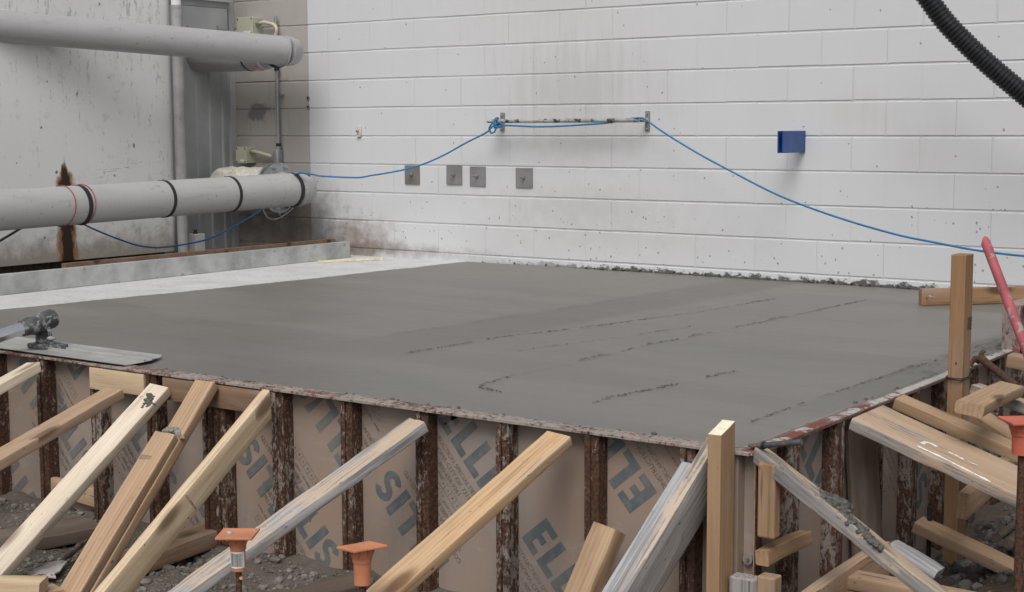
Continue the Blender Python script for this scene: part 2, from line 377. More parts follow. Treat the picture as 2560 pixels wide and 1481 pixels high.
def pipemat(name, c, rough):
    s = NT(name, rough, 0, .5); n1 = s.noise(scale=2.5, det=5); st = s.noise((9, 1.2, 9), 2.2, 7, .68); sp = s.noise(scale=26, det=8, rough=.68); sc = s.noise((22, 5, 22), 1.6, 5, .6); rg_ = s.noise((2, 70, 2), 1., 4, .6)
    col = s.mix(n1, tuple(x*.94 for x in c), tuple(min(1, x*1.06) for x in c))
    col = s.mix(s.math('MULTIPLY', s.step(st, .50, .72), .35), col, tuple(x*.66 for x in c))
    col = s.mix(s.math('MULTIPLY', s.step(rg_, .52, .72), .22), col, tuple(x*.7 for x in c))
    col = s.mix(s.math('MULTIPLY', s.step(sp, .625, .67), .8), col, (.16, .145, .125)); col = s.mix(s.math('MULTIPLY', s.step(sc, .68, .71), .7), col, (.20, .155, .10))
    s.bump(s.math('ADD', rg_, sp), .10, .003); return s.done(col)
# assorted -----------------------------------------------------------------------
s = NT('soil', .95, 0, .15); X, Y, Z = s.sep()
n1 = s.noise(scale=3, det=6, rough=.6); n2 = s.noise(scale=24, det=8, rough=.7); n3 = s.noise(scale=90, det=4)
col = s.mix(n2, (.082, .068, .056), (.20, .175, .15)); right = s.step(X, 5.3, 5.9)
col = s.mix(s.math('MULTIPLY', right, .7), col, s.mix(n2, (.085, .06, .043), (.145, .108, .083)))
col = s.mix(s.math('MULTIPLY', s.step(n1, .5, .7), .5), col, (.115, .10, .088))
s.bump(s.math('ADD', n2, s.math('MULTIPLY', n3, .6)), .8, .02); M_SOIL = s.done(col)
M_STONE = simple('gravel_stone', (.165, .148, .130), .9, var=.45, scale=18, bump=.5)
M_CLOD = simple('dirt_clod', (.115, .088, .068), .95, var=.4, scale=25, bump=.8)
M_ASH = simple('ash_clod', (.10, .095, .09), .95, var=.6, scale=22, dirt=(.30, .28, .26), dthr=.6, bump=.8)
M_MORTAR = simple('wet_mortar', (.092, .087, .078), .7, var=.3, scale=60, bump=.6)
M_PIPE = pipemat('pipe_grey_paint', (.36, .355, .36), .36)
M_PIPE2 = pipemat('pipe_grey_lower', (.39, .385, .38), .5)
M_DOWN = simple('downpipe_zinc', (.36, .355, .355), .5, .3, .15, 9, dirt=(.2, .18, .17), dthr=.64)
M_SIDING = simple('siding_grey', (.36, .375, .38), .45, .1, .10, 4, dirt=(.15, .14, .13), dthr=.67, bump=.03)
M_TRIM = simple('trim_grey', (.43, .445, .45), .45, .1, .08, 4)
M_BLACK = simple('black_rubber', (.018, .018, .02), .55, var=.3, dirt=(.12, .12, .12), dthr=.66)
M_HOSE = simple('hose_black', (.011, .012, .014), .36, var=.3, spec=.5, scale=20, bump=.05)
M_CREAM = simple('cream_plastic', (.47, .475, .36), .5, var=.05, scale=6, bump=.02)
M_FLEX = simple('cream_conduit', (.52, .475, .345), .5, var=.06)
M_STEEL = simple('galvanised', (.42, .43, .44), .38, .7, .18, 18)
M_EMT = simple('conduit_steel', (.36, .375, .39), .42, .55, .12, 14)
M_ALU = simple('channel_alu', (.44, .45, .44), .5, .35, .22, 7, dirt=(.28, .27, .25), dthr=.60)
M_PLATE = simple('plate_steel', (.245, .242, .240), .55, .25, .12, 9, dirt=(.45, .44, .42), dthr=.70)
M_PLATE2 = simple('plate_steel_brown', (.185, .175, .165), .6, .2, .15, 9, dirt=(.40, .39, .37), dthr=.70)
M_BAR = simple('bar_grimy', (.38, .375, .365), .5, .3, .2, 10, dirt=(.06, .05, .042), dthr=.52)
M_BLUE = simple('blue_paint', (.010, .060, .235), .35, 0, .25, 16, .5, dirt=(.14, .15, .16), dthr=.655)
M_CORD = simple('blue_cord', (.026, .165, .345), .45, var=.12, scale=30, bump=.05)
M_RED = simple('red_twine', (.34, .045, .06), .7, var=.2)
M_PINK = simple('pink_pipe', (.33, .078, .092), .6, var=.2, scale=9, dirt=(.30, .24, .23), dthr=.555)
M_ORANGE = simple('orange_plastic', (.52, .205, .105), .65, var=.16, scale=9, dirt=(.40, .33, .28), dthr=.66)
M_ORANGE_R = simple('red_orange_plastic', (.50, .125, .075), .65, var=.16, scale=9, dirt=(.40, .30, .26), dthr=.68)
M_STAKE = rusty('rusty_stake', .68)
M_MORTAR_DRY = simple('dry_mortar', (.24, .22, .195), .85, var=.35, scale=60, bump=.7)
M_CRUMB = simple('slab_crumb', (.135, .127, .115), .75, var=.3, scale=50)
M_REBAR = simple('rebar_steel', (.12, .118, .125), .6, .4, .3, 20, dirt=(.26, .14, .07), dthr=.54, bump=.4)
M_CLIP = simple('clip_plastic', (.55, .545, .53), .6, var=.08)
M_WHITE = simple('white_sticker', (.72, .72, .70), .6, var=.06)
M_INKB = simple('black_ink', (.03, .03, .032), .6, var=.2)
M_STAMP = simple('grade_stamp', (.20, .145, .10), .8, var=.3, scale=60)
M_FLOAT = simple('float_blade', (.42, .42, .405), .42, .4, .10, 8, dirt=(.30, .29, .27), dthr=.66)
M_FHEAD = simple('float_head', (.075, .078, .082), .65, 0, .4, 16, dirt=(.27, .265, .26), dthr=.525, bump=.4)
M_CHROME = simple('handle_alu', (.70, .71, .73), .25, .85, .06, 8)
M_FOAM = simple('yellow_foam', (.66, .62, .42), .9, var=.15, scale=30)
M_INSUL = simple('insulation', (.60, .58, .50), .8, var=.2, scale=18, dirt=(.45, .38, .16), dthr=.6, bump=.6)
M_WPAINT = simple('white_marking', (.75, .75, .74), .8, var=.08)
M_COPPER = simple('brass', (.45, .29, .12), .4, .6, .2, 20)
M_FORMEND = rusty('form_end_white', .42, True, True)

rng = random.Random(7)
# ================================================================== GROUND
def gheight(x, y):
    z = -.672
    t = min(max((x-5.72)/.42, 0), 1); z += .085*t*t*(3-2*t)
    z += .030*fbm(Vector((x*1.6, y*1.6, 3.1)), 3)
    z += .022*fbm(Vector((x*7, y*7, 1.7)), 4)
    return z
def build_ground():
    xs = np.concatenate([np.linspace(-1.6, 1.6, 17), np.arange(1.63, 7.4, .022), np.linspace(7.45, 9.5, 12)])
    ys = np.concatenate([np.linspace(-9.5, -6.2, 12), np.arange(-6.15, -1.2, .022), np.linspace(-1.15, .5, 10)])
    V = [(x, y, gheight(x, y)) for y in ys for x in xs]; nx = len(xs); F = []
    for j in range(len(ys)-1):
        for i in range(nx-1): a = j*nx+i; F.append((a, a+1, a+nx+1, a+nx))
    # outer skirt to the horizon
    o = len(V); B = 120
    V += [(-B, -B, -.70), (B, -B, -.70), (B, B, -.70), (-B, B, -.70), (xs[0], ys[0], -.70), (xs[-1], ys[0], -.70), (xs[-1], ys[-1], -.70), (xs[0], ys[-1], -.70)]
    for a in range(4): b = (a+1) % 4; F.append((o+a, o+b, o+4+b, o+4+a))
    tag(meshobj('ground', V, F, M_SOIL, smooth=True), 'brown dirt ground strewn with stones around the form', 'ground', kind='structure')
build_ground()
def stones():
    V = []; F = []
    base = bmesh.new(); bmesh.ops.create_icosphere(base, subdivisions=1, radius=1); bv = [v.co.copy() for v in base.verts]; bf = [tuple(v.index for v in f.verts) for f in base.faces]; base.free()
    def add(x, y, r, sq=.7):
        z = gheight(x, y)+r*.2; o = len(V); a = rng.random()*6.28; q = Matrix.Rotation(a, 3, 'Z') @ Matrix.Rotation(rng.uniform(-.6, .6), 3, 'X'); sx = rng.uniform(.7, 1.5); sy = rng.uniform(.7, 1.2)
        for v in bv:
            k = 1+rng.uniform(-.25, .25); c = q @ Vector((v.x*sx*k, v.y*sy*k, v.z*sq*k)); V.append((x+c.x*r, y+c.y*r, z+c.z*r))
        for f in bf: F.append(tuple(i+o for i in f))
    for _ in range(9500):
        x = rng.uniform(1.9, 5.6); y = rng.uniform(-5.9, -4.42); add(x, y, min(.021, .0028+rng.expovariate(1/.0035)))
    for _ in range(1500):
        x = rng.uniform(5.7, 6.9); y = rng.uniform(-4.5, -2.0); add(x, y, min(.02, .003+rng.expovariate(1/.003)))
    tag(meshobj('gravel', V, F, M_STONE), 'loose grey gravel and crumbs covering the dirt', 'gravel', kind='stuff')
    V.clear(); F.clear()
    for _ in range(1100):
        x = rng.gauss(5.93, .16); y = rng.gauss(-2.75, .22)
        if x < 5.7: continue
        add(x, y, min(.035, .005+rng.expovariate(1/.007)), .8)
    tag(meshobj('ash_debris', V, F, M_ASH), 'dark ashy crumbs and debris behind the short beam end', 'debris', kind='stuff')
stones()

# ================================================================== BLOCK WALL
def build_wall():
    H, B = .2032, .4064; x0, x1 = -.993, 6.9; V = []; F = []; gz, gx = .0037, .0022; r2 = random.Random(3)
    def quadbox(a, b, z0, z1, yf):
        i = .0045; j = .0018; o = len(V); yb = .0065
        V.extend([(a, yb, z0), (b, yb, z0), (b, yb, z1), (a, yb, z1), (a+j, yf, z0+i), (b-j, yf, z0+i), (b-j, yf, z1-i), (a+j, yf, z1-i)])
        for f in ((4, 5, 6, 7), (0, 1, 5, 4), (1, 2, 6, 5), (2, 3, 7, 6), (3, 0, 4, 7)): F.append(tuple(k+o for k in f))
    for k in range(-2, 14):
        z0 = k*H; z1 = z0+H; odd = k % 2
        js = [x0, -.2032, 0.]
        js += [-.2032-.4064] if odd else [-.2032-.2032, -.2032-.6096]
        x = (0 if odd else .2032)
        while x < x1:
            if x > 0: js.append(x)
            x += B
        js = sorted(set(js+[x1]))
        for a, b in zip(js[:-1], js[1:]):
            if b-a < .03: continue
            ax = a+gx+r2.uniform(-.001, .001); bb = b-gx+r2.uniform(-.001, .001)
            quadbox(ax, bb, z0+gz+r2.uniform(-.0012, .0012), z1-gz+r2.uniform(-.0012, .0012), r2.uniform(-.0011, .0007))
            # tooled head joint
            o = len(V); w_ = gx+.001; V.extend([(b-w_, .0007, z0+gz*.4), (b+w_, .0007, z0+gz*.4), (b+w_, .0007, z1-gz*.4), (b-w_, .0007, z1-gz*.4)]); F.append((o, o+1, o+2, o+3))
    o = len(V); zt = 14*H
    V.extend([(x0, .0052, -.66), (x1, .0052, -.66), (x1, .0052, zt), (x0, .0052, zt), (x0, .2, -.66), (x1, .2, -.66), (x1, .2, zt), (x0, .2, zt)])
    for f in ((0, 1, 2, 3), (5, 4, 7, 6), (4, 0, 3, 7), (1, 5, 6, 2), (3, 2, 6, 7), (4, 5, 1, 0)): F.append(tuple(k+o for k in f))
    tag(meshobj('block_wall', V, F, M_WALL), 'white painted concrete block wall behind the fresh slab', 'wall')
build_wall()

# ================================================================== TANK WALL, SIDING, DOWNPIPE
TX = -.70; TE = px(440, 300, TX).y
def build_tank():
    bm = bmesh.new(); rr = .07; prof = [(TX-.3, -9.), (TX, -9.)]
    for k in range(9):
        a = k/8*math.pi/2; prof.append((TX-rr+rr*math.cos(a), TE-rr+rr*math.sin(a)))
    prof.append((TX-.285, TE))
    zb = px(*R1(500, 1345), TX).z
    n = len(prof); V = []; F = []
    for z in (zb, 3.2):
        for x, y in prof: V.append((x, y, z))
    for k in range(n): k2 = (k+1) % n; F.append((k, k2, n+k2, n+k))
    F.append(tuple(range(n-1, -1, -1))); F.append(tuple(range(n, 2*n)))
    bm.free()
    t = tag(sharp(meshobj('tank_wall', V, F, M_TANK, smooth=True)), 'stained white tank wall with a black and brown rust streak', 'wall')
    box('shade_recess', TX-.29, TX-.14, -9, TE-.02, -.7, zb+.002, M_CLOD, t, 0)  # added base, set back under the wall so the gap below stays dark
build_tank()
SX = -.993
def build_siding():
    t = empty('metal_siding', (SX, -.5, -.2), 'grey ribbed metal siding in the corner beside the block wall', 'siding')
    ys = []; y = -1.35
    while y < -.055:
        ys += [(y, 0), (y+.045, 0), (y+.055, .012), (y+.085, .012), (y+.095, 0)]; y += .13
    ys.append((-.055, 0)); V = []; F = []
    for z in (-.45, 3.2):
        for y, d in ys: V.append((SX+d, y, z))
    n = len(ys)
    for k in range(n-1): F.append((k, k+1, n+k+1, n+k))
    meshobj('panel', V, F, M_SIDING, t)
    box('corner_trim', SX-.01, SX+.028, -.058, -.002, -.45, 3.2, M_TRIM, t)
    zb = px(*R1(1080, 152), SX+.05).z; zt = px(*R1(1080, 38), SX+.05).z
    bm = bmesh.new(); bx(bm, SX+.013, SX+.045, -1.3, -.085, zb, zt, .004); bx(bm, SX+.013, SX+.028, -1.3, -.06, zt+.003, 3.2, .002); bx(bm, SX+.028, SX+.07, -1.3, -.06, zt+.045, zt+.06, .002)
    bmobj('flashing', bm, M_TRIM, t)
    for xx in (978, 1132):
        p = px(*R1(xx, 140), SX+.047); bm = bmesh.new(); bmesh.ops.create_cone(bm, cap_ends=True, segments=10, radius1=.010, radius2=.007, depth=.012, matrix=Matrix.Translation(p) @ Matrix.Rotation(R(90), 4, 'Y')); bmobj('bolt', bm, M_STEEL, t)
build_siding()
def build_downpipe():
    X0 = TX+.075; a = px(438, 300, X0); b = px(461, 300, X0); c = (a+b)/2; r = (b-a).length/2*.93
    zt = px(450, 17, X0).z; t = empty('downpipe', (X0, c.y, -.3), 'grey vertical downpipe standing in front of the metal siding', 'pipe')
    tube('pipe', [(X0, c.y, -.6), (X0, c.y, .5), (X0, c.y, zt)], r, M_DOWN, t, 20)
    tube('upper_pipe', [(X0-.004, c.y, zt-.02), (X0-.004, c.y, 3.2)], r*.86, M_WHITE, t, 20)
    tube('joint', [(X0, c.y, zt-.015), (X0, c.y, zt+.008)], r*1.06, M_DOWN, t, 20)
build_downpipe()
def white_block():
    p = px(489, 600, SX+.16); t = empty('white_block', (p.x, p.y, p.z-.05), 'small white block with a rusty bolt beside the downpipe foot', 'block')
    box('body', p.x-.06, p.x+.05, p.y-.045, p.y+.05, p.z-.10, p.z+.045, M_WHITE, t, .006)
    tube('bolt', [(p.x, p.y, p.z+.04), (p.x, p.y, p.z+.075)], .012, M_STAKE, t, 8); tube('nut', [(p.x, p.y, p.z+.044), (p.x, p.y, p.z+.055)], .02, M_STAKE, t, 6)
white_block()

# ================================================================== PIPES
def elbow_path(x, yL, zL, yE, zE, rb):
    pts = []
    n = 14
    for k in range(n+1): t = k/n; pts.append((x, yL+(yE-rb-yL)*t, zL+(zE-zL)*t))
    for k in range(1, 13):
        a = k/12*math.pi/2; pts.append((x-rb+rb*math.cos(a), yE-rb+rb*math.sin(a), zE))
    return pts
def band_on(name, A, B, u, r, wid, mat, parent, thick=.004, tilt=0):
    A = Vector(A); B = Vector(B); d = (B-A).normalized(); c = A+d*u
    return tube(name, [c-d*wid/2, c+d*wid/2], r+thick, mat, parent, 32)
def build_lower_pipe():
    r = .119; xp = .02; rb = .13
    Lp = px(0, 526.5, xp); Ep = px(738, 474, xp); yE = Ep.y+rb
    yL = Lp.y-1.4; zE = Ep.z; sl = (Ep.z-Lp.z)/(Ep.y-Lp.y); zL = Lp.z+sl*(yL-Lp.y)
    t = empty('lower_pipe', (xp, yE, zE-r), 'thick grey lower pipe with black bands turning into the siding', 'pipe')
    path = elbow_path(xp, yL, zL, yE, zE, rb)
    tube('pipe', path[:15], r, M_PIPE2, t, 40, True)
    tube('elbow', path[14:]+[(xp-rb-.03, yE, zE)], r*1.005, M_PIPE2, t, 40, True)
    A = Vector(path[0]); B = Vector(path[14]); d = (B-A).normalized()
    def at(pxx): q = px(pxx, 500, xp); return (q.y-A.y)/d.y
    for pxx, wd in ((196, .03), (408, .024), (573, .024), (728, .036)): band_on('black_band', A, B, at(pxx), r, wd, M_BLACK, t)
    band_on('weld_seam', A, B, (B-A).length, r, .014, M_PIPE2, t, .005)
    for q in (at(654), at(684)): band_on('weld_seam', A, B, q, r, .006, M_PIPE2, t, .0018)
    for pxx in (153, 203):
        c = A+d*at(pxx); pts = []
        for k in range(41):
            a = k/40*2*math.pi; pts.append(c+Vector((math.cos(a)*(r+.006), (.012*math.sin(a*1.0+1)), math.sin(a)*(r+.006))))
        tube('red_twine', pts, .0028, M_RED, t, 6, False)
    # branch with flange to the siding
    bx0 = xp-rb-.03
    tube('branch', [(bx0, yE, zE), (bx0-.12, yE, zE)], r, M_PIPE2, t, 36)
    fl = tube('flange', [(bx0-.12, yE, zE), (bx0-.145, yE, zE)], r*1.55, M_STEEL, t, 40)
    tube('gasket', [(bx0-.145, yE, zE), (bx0-.157, yE, zE)], r*1.5, M_BLACK, t, 40)
    tube('flange', [(bx0-.157, yE, zE), (bx0-.18, yE, zE)], r*1.55, M_STEEL, t, 40)
    for k in range(8):
        a = (k+.5)/8*2*math.pi; y_, z_ = yE+math.cos(a)*r*1.32, zE+math.sin(a)*r*1.32
        tube('bolt', [(bx0-.205, y_, z_), (bx0-.085, y_, z_)], .008, M_STEEL, t, 8); tube('nut', [(bx0-.12, y_, z_), (bx0-.103, y_, z_)], .015, M_STEEL, t, 6)
    pts = [(bx0-.18-k*.02, yE, zE) for k in range(28) if bx0-.18-k*.02 > SX-.02]
    tube('insulation', pts, [r*(1.20+.07*math.sin(k*2.1)+.03*math.sin(k*.9)) for k in range(len(pts))], M_INSUL, t, 36)
    return t, Vector((xp, yE, zE)), A, d
LP, LPc, LPA, LPd = build_lower_pipe()
def build_upper_pipe():
    r = .101; xp = .02; rb = .13
    E = px(711, 127, xp); zE = E.z; yE = E.y+rb; L = pd(0, 66, 9.45)
    t = empty('upper_pipe', (xp, yE, zE-r), 'plain grey upper pipe turning into the siding', 'pipe')
    d = (Vector((xp, yE-rb, zE))-L).normalized(); A = L-d*1.4
    pts = [A+(Vector((xp, yE-rb, zE))-A)*(k/14) for k in range(15)]
    arc = [(xp-rb+rb*math.cos(a), yE-rb+rb*math.sin(a), zE) for a in [k/12*math.pi/2 for k in range(0, 13)]]
    tube('pipe', pts, r, M_PIPE, t, 40); tube('elbow', [tuple(arc[0])]+arc[1:]+[(xp-rb-.02, yE, zE)], r*1.004, M_PIPE, t, 40)
    tube('weld_seam', [pts[14]-d*.006, pts[14]+d*.008], r+.005, M_PIPE, t, 36); tube('weld_seam', [pts[14]-d*.045, pts[14]-d*.035], r+.002, M_PIPE, t, 36)
    bx0 = xp-rb-.02
    tube('branch', [(bx0, yE, zE), (bx0-.16, yE, zE)], r*1.02, M_PIPE, t, 36); tube('clamp', [(bx0-.16, yE, zE), (bx0-.20, yE, zE)], r*1.22, M_PIPE2, t, 36)
    tube('branch', [(bx0-.20, yE, zE), (SX-.02, yE, zE)], r*1.25, M_PIPE2, t, 36)
    tube('clamp', [(bx0-.30, yE, zE), (bx0-.315, yE, zE)], r*1.28, M_BLACK, t, 36)
    tube('rubber_sleeve', [(bx0-.035, yE, zE), (bx0-.065, yE, zE)], r*1.12, M_BLACK, t, 36)
    tube('wire', spline([(bx0-.2, yE-.08, zE-.10), (bx0-.15, yE-.10, zE-.125), (bx0-.10, yE-.10, zE-.13)], 6), .004, M_RED, t, 6)
build_upper_pipe()

# ================================================================== ELECTRICAL ON THE WALL
def jbox(a, b, label, hid):
    p0 = py(*a, -.10); p1 = py(*b, -.10); x0, x1 = p0.x, p1.x; z1, z0 = p0.z, p1.z
    t = empty('junction_box', ((x0+x1)/2, -.05, z0), label, 'junction box')
    box('body', x0, x1, -.088, 0.001, z0, z1, M_CREAM, t, .004); box('lid', x0-.001, x1+.001, -.10, -.0885, z0-.001, z1+.001, M_CREAM, t, .003)
    for xx in (x0+.012, x1-.012):
        for zz in (z0+.012, z1-.012): tube('screw', [(xx, -.1015, zz), (xx, -.104, zz)], .006, M_STAKE, t, 8)
    box('sticker', x0+(x1-x0)*.42, x1-.02, -.1013, -.1003, z0+.014, z0+.03, M_WHITE, t, 0)
    return x0, x1, z0, z1
a = jbox((591, 45), (632, 87), 'cream junction box above the end of the upper pipe', 1)
b = jbox((589, 368), (616, 409), 'cream junction box above the flange of the lower pipe', 1)
cx = py(692.4, 200, -.035).x
def conduit_parts():
    t = empty('conduit', (cx, 0, .5), 'thin grey metal conduit running down the wall between both pipes', 'conduit')
    zt = py(692, 160, -.035).z; zb = py(697, 440, -.035).z; zl1 = py(694, 385, -.035).z; zl0 = py(695, 418, -.035).z; zj = py(695, 366, -.035).z
    tube('tube', [(cx, -.035, zj), (cx, -.035, zt+.35)], .0125, M_EMT, t, 14)
    tube('coupling', [(cx, -.035, py(692, 177, -.035).z), (cx, -.035, py(692, 171, -.035).z)], .020, M_BLACK, t, 14)
    tube('coupling', [(cx, -.035, zj), (cx, -.035, zj+.022)], .019, M_BLACK, t, 14)
    tube('coupling', [(cx, -.035, zj-.03), (cx, -.035, zj)], .017, M_STEEL, t, 14)
    bm = bmesh.new(); bx(bm, cx-.022, cx+.022, -.07, -.008, zl0, zl1+.03, .012, 3); bmobj('fitting', bm, M_EMT, t, True)
    bm = bmesh.new(); bx(bm, cx-.026, cx-.020, -.066, -.012, zl0+.008, zl1+.02, .002, 2); bmobj('fitting_cover', bm, M_PLATE, t)
    tube('tube', [(cx, -.035, zl0), (cx, -.035, zb-.3)], .014, M_EMT, t, 14)
    zc = py(692, 237, -.035).z; tube('strap', [(cx, -.035, zc-.008), (cx, -.035, zc+.008)], .0165, M_STEEL, t, 14); tube('strap_screw', [(cx+.03, -.001, zc), (cx+.03, -.02, zc)], .010, M_STEEL, t, 8)
    box('strap_tab', cx+.008, cx+.045, -.016, -.002, zc-.008, zc+.008, M_STEEL, t, .001)
    return zl1
zl1 = conduit_parts()
t = empty('flexible_conduit', (a[1], -.05, a[2]), 'cream flexible conduit arching out of the upper junction box', 'conduit')
zc = (a[2]+a[3])/2+.02
tube('hose', spline([(a[1]+.02, -.055, zc), (a[1]+.10, -.055, zc), (a[1]+.20, -.055, zc-.04), (cx-.005, -.05, zc-.16), (cx, -.04, zc-.30)], 8), .0135, M_FLEX, t, 14)
tube('connector', [(a[1]+.001, -.055, zc), (a[1]+.035, -.055, zc)], .021, M_STEEL, t, 8)
t = empty('flexible_conduit', (b[1], -.05, b[2]), 'short cream flexible conduit sloping from lower junction box to the fitting', 'conduit')
zc = (b[2]+b[3])/2+.03
tube('hose', [(b[1]+.02, -.055, zc), (b[1]+.04, -.055, zc), (cx-.06, -.042, zl1-.022), (cx-.045, -.04, zl1-.028)], .0135, M_FLEX, t, 14)
tube('connector', [(b[1]+.001, -.055, zc), (b[1]+.03, -.055, zc)], .020, M_STEEL, t, 8); tube('connector', [(cx-.06, -.042, zl1-.022), (cx-.028, -.04, zl1-.03)], .018, M_STEEL, t, 8)
tube('wire_loop', spline([px(*R1(1370, 1095), -.2), px(*R1(1395, 1135), -.2), px(*R1(1440, 1142), -.2), px(*R1(1495, 1110), -.2), px(*R1(1525, 1085), -.2)], 8), .0055, M_STEEL, None, 8)
tag(bpy.data.objects['wire_loop'], 'thin grey wire looping below the pipe elbow', 'wire')
tube('black_cable', spline([px(-60, 640, -.2), px(*R1(0, 1255), -.2), px(*R1(50, 1225), -.2), px(*R1(105, 1192), -.2), px(*R1(180, 1150), -.2)], 6), .008, M_BLACK, None, 8)
tag(bpy.data.objects['black_cable'], 'black cable hanging under the lower pipe at the left edge', 'cable')

# cover plates
def plate(p0, p1, label, mat):
    A = py(*p0, -.008); B = py(*p1, -.008); t = empty('cover_plate', ((A.x+B.x)/2, 0, B.z), label, 'plate', 'steel cover plates on the wall')
    box('plate', A.x, B.x, -.010, .0015, B.z, A.z, mat, t, .0015)
    c = Vector(((A.x+B.x)/2, -.01, (A.z+B.z)/2+.004)); tube('bolt', [c, c+Vector((0, -.055, 0))], .006, M_STEEL, t, 10); tube('nut', [c+Vector((0, -.001, 0)), c+Vector((0, -.014, 0))], .012, M_STEEL, t, 6)
plate(R2(441, 862), R2(517, 961), 'leftmost, brownish steel cover plate crossed by the blue cord', M_PLATE2)
plate(R2(658, 862), R2(738, 963), 'grey steel cover plate, left one of the close pair', M_PLATE)
plate(R2(780, 868), R2(860, 971), 'speckled steel cover plate, right one of the close pair', M_PLATE)
plate(R2(1019, 875), R2(1105, 979), 'rightmost steel cover plate, standing apart under the bar', M_PLATE)
# grab bar
BY = -.125
BL = py(1231, 303.5, BY); BRt = py(1597, 301, BY)
def build_bar():
    t = empty('wall_bar', (2.1, 0, BL.z), 'long grimy steel bar on two brackets, tied with blue cord', 'bar')
    x0, x1, z = BL.x, BRt.x, (BL.z+BRt.z)/2
    tube('bar', [(x0-.0, BY, z)]+[(x0+(x1-x0)*k/10, BY, z) for k in range(1, 10)]+[(x1, BY, z)], .0135, M_BAR, t, 16)
    for xx, q in ((1.574, (1258, 282, 328)), (2.702, (1620, 278, 328))):
        zt = py(q[0], q[1], 0).z; zb = py(q[0], q[2], 0).z
        box('bracket_plate', xx-.016, xx+.016, -.010, .001, zb, zt, M_PLATE, t, .001)
        for zz in (zb+.015, zt-.018): tube('bolt', [(xx, -.01, zz), (xx, -.02, zz)], .007, M_STEEL, t, 6)
    tube('arm', spline([(1.574, -.005, z), (1.574, BY+.04, z), (1.565, BY+.01, z), (1.535, BY, z)], 5), .0125, M_BAR, t, 12)
    tube('arm', [(2.702, -.005, z), (2.702, BY*.6, z), (x1-.015, BY, z)], .0125, M_BAR, t, 12)
    return z
BZ = build_bar()
# blue bracket
def build_blue():
    A = py(*R3(590, 682), -.10); xr = py(*R3(737, 740), 0).x; zt, zb = py(*R3(700, 682), -.05).z, py(*R3(700, 795), -.05).z
    t = empty('blue_bracket', (xr, 0, zb), 'blue painted steel channel bracket fixed to the wall', 'bracket'); x1 = xr; lo, hi = -.3, 0.
    for _ in range(40):
        mid = (lo+hi)/2
        if py(1993.6, 355, mid).x < x1: lo = mid
        else: hi = mid
    d = (lo+hi)/2; x0 = py(1943.2, 355, d).x
    bm = bmesh.new(); bx(bm, x0, x1, -.012, .001, zb, zt, .001); bx(bm, x1-.008, x1-.0005, d, -.0115, zb, zt, .001); bx(bm, x0+.0005, x0+.008, d, -.0115, zb, zt, .001)
    bmobj('channel', bm, M_BLUE, t); c = ((x0+x1)/2, -.0118, zt-.045); tube('bolt', [c, (c[0], -.02, c[2])], .008, M_STAKE, t, 8)
build_blue()
t = empty('wall_clip', (.295, 0, .83), 'small white plastic clip left of the bar', 'clip'); q = py(*R2(207, 680), 0)
box('base', q.x-.022, q.x+.022, -.012, .001, q.z-.032, q.z+.03, M_CLIP, t, .002); tube('screw', [(q.x-.006, -.012, q.z-.005), (q.x-.006, -.03, q.z-.005)], .008, M_COPPER, t, 8); box('hook', q.x-.02, q.x+.018, -.018, -.002, q.z-.045, q.z-.036, M_CLIP, t, .002)
for yy, lb in ((512, 'upper of two small round wall anchors at the paint edge'), (558, 'lower of two small round wall anchors at the paint edge')):
    q = py(*R1(1606, yy), 0); t = empty('wall_anchor', q, lb, 'anchor', 'round wall anchors')
    tube('ring', [(q.x, .001, q.z), (q.x, -.008, q.z)], .016, M_STEEL, t, 14); tube('hole', [(q.x, -.0075, q.z), (q.x, -.0095, q.z)], .009, M_BLACK, t, 12)

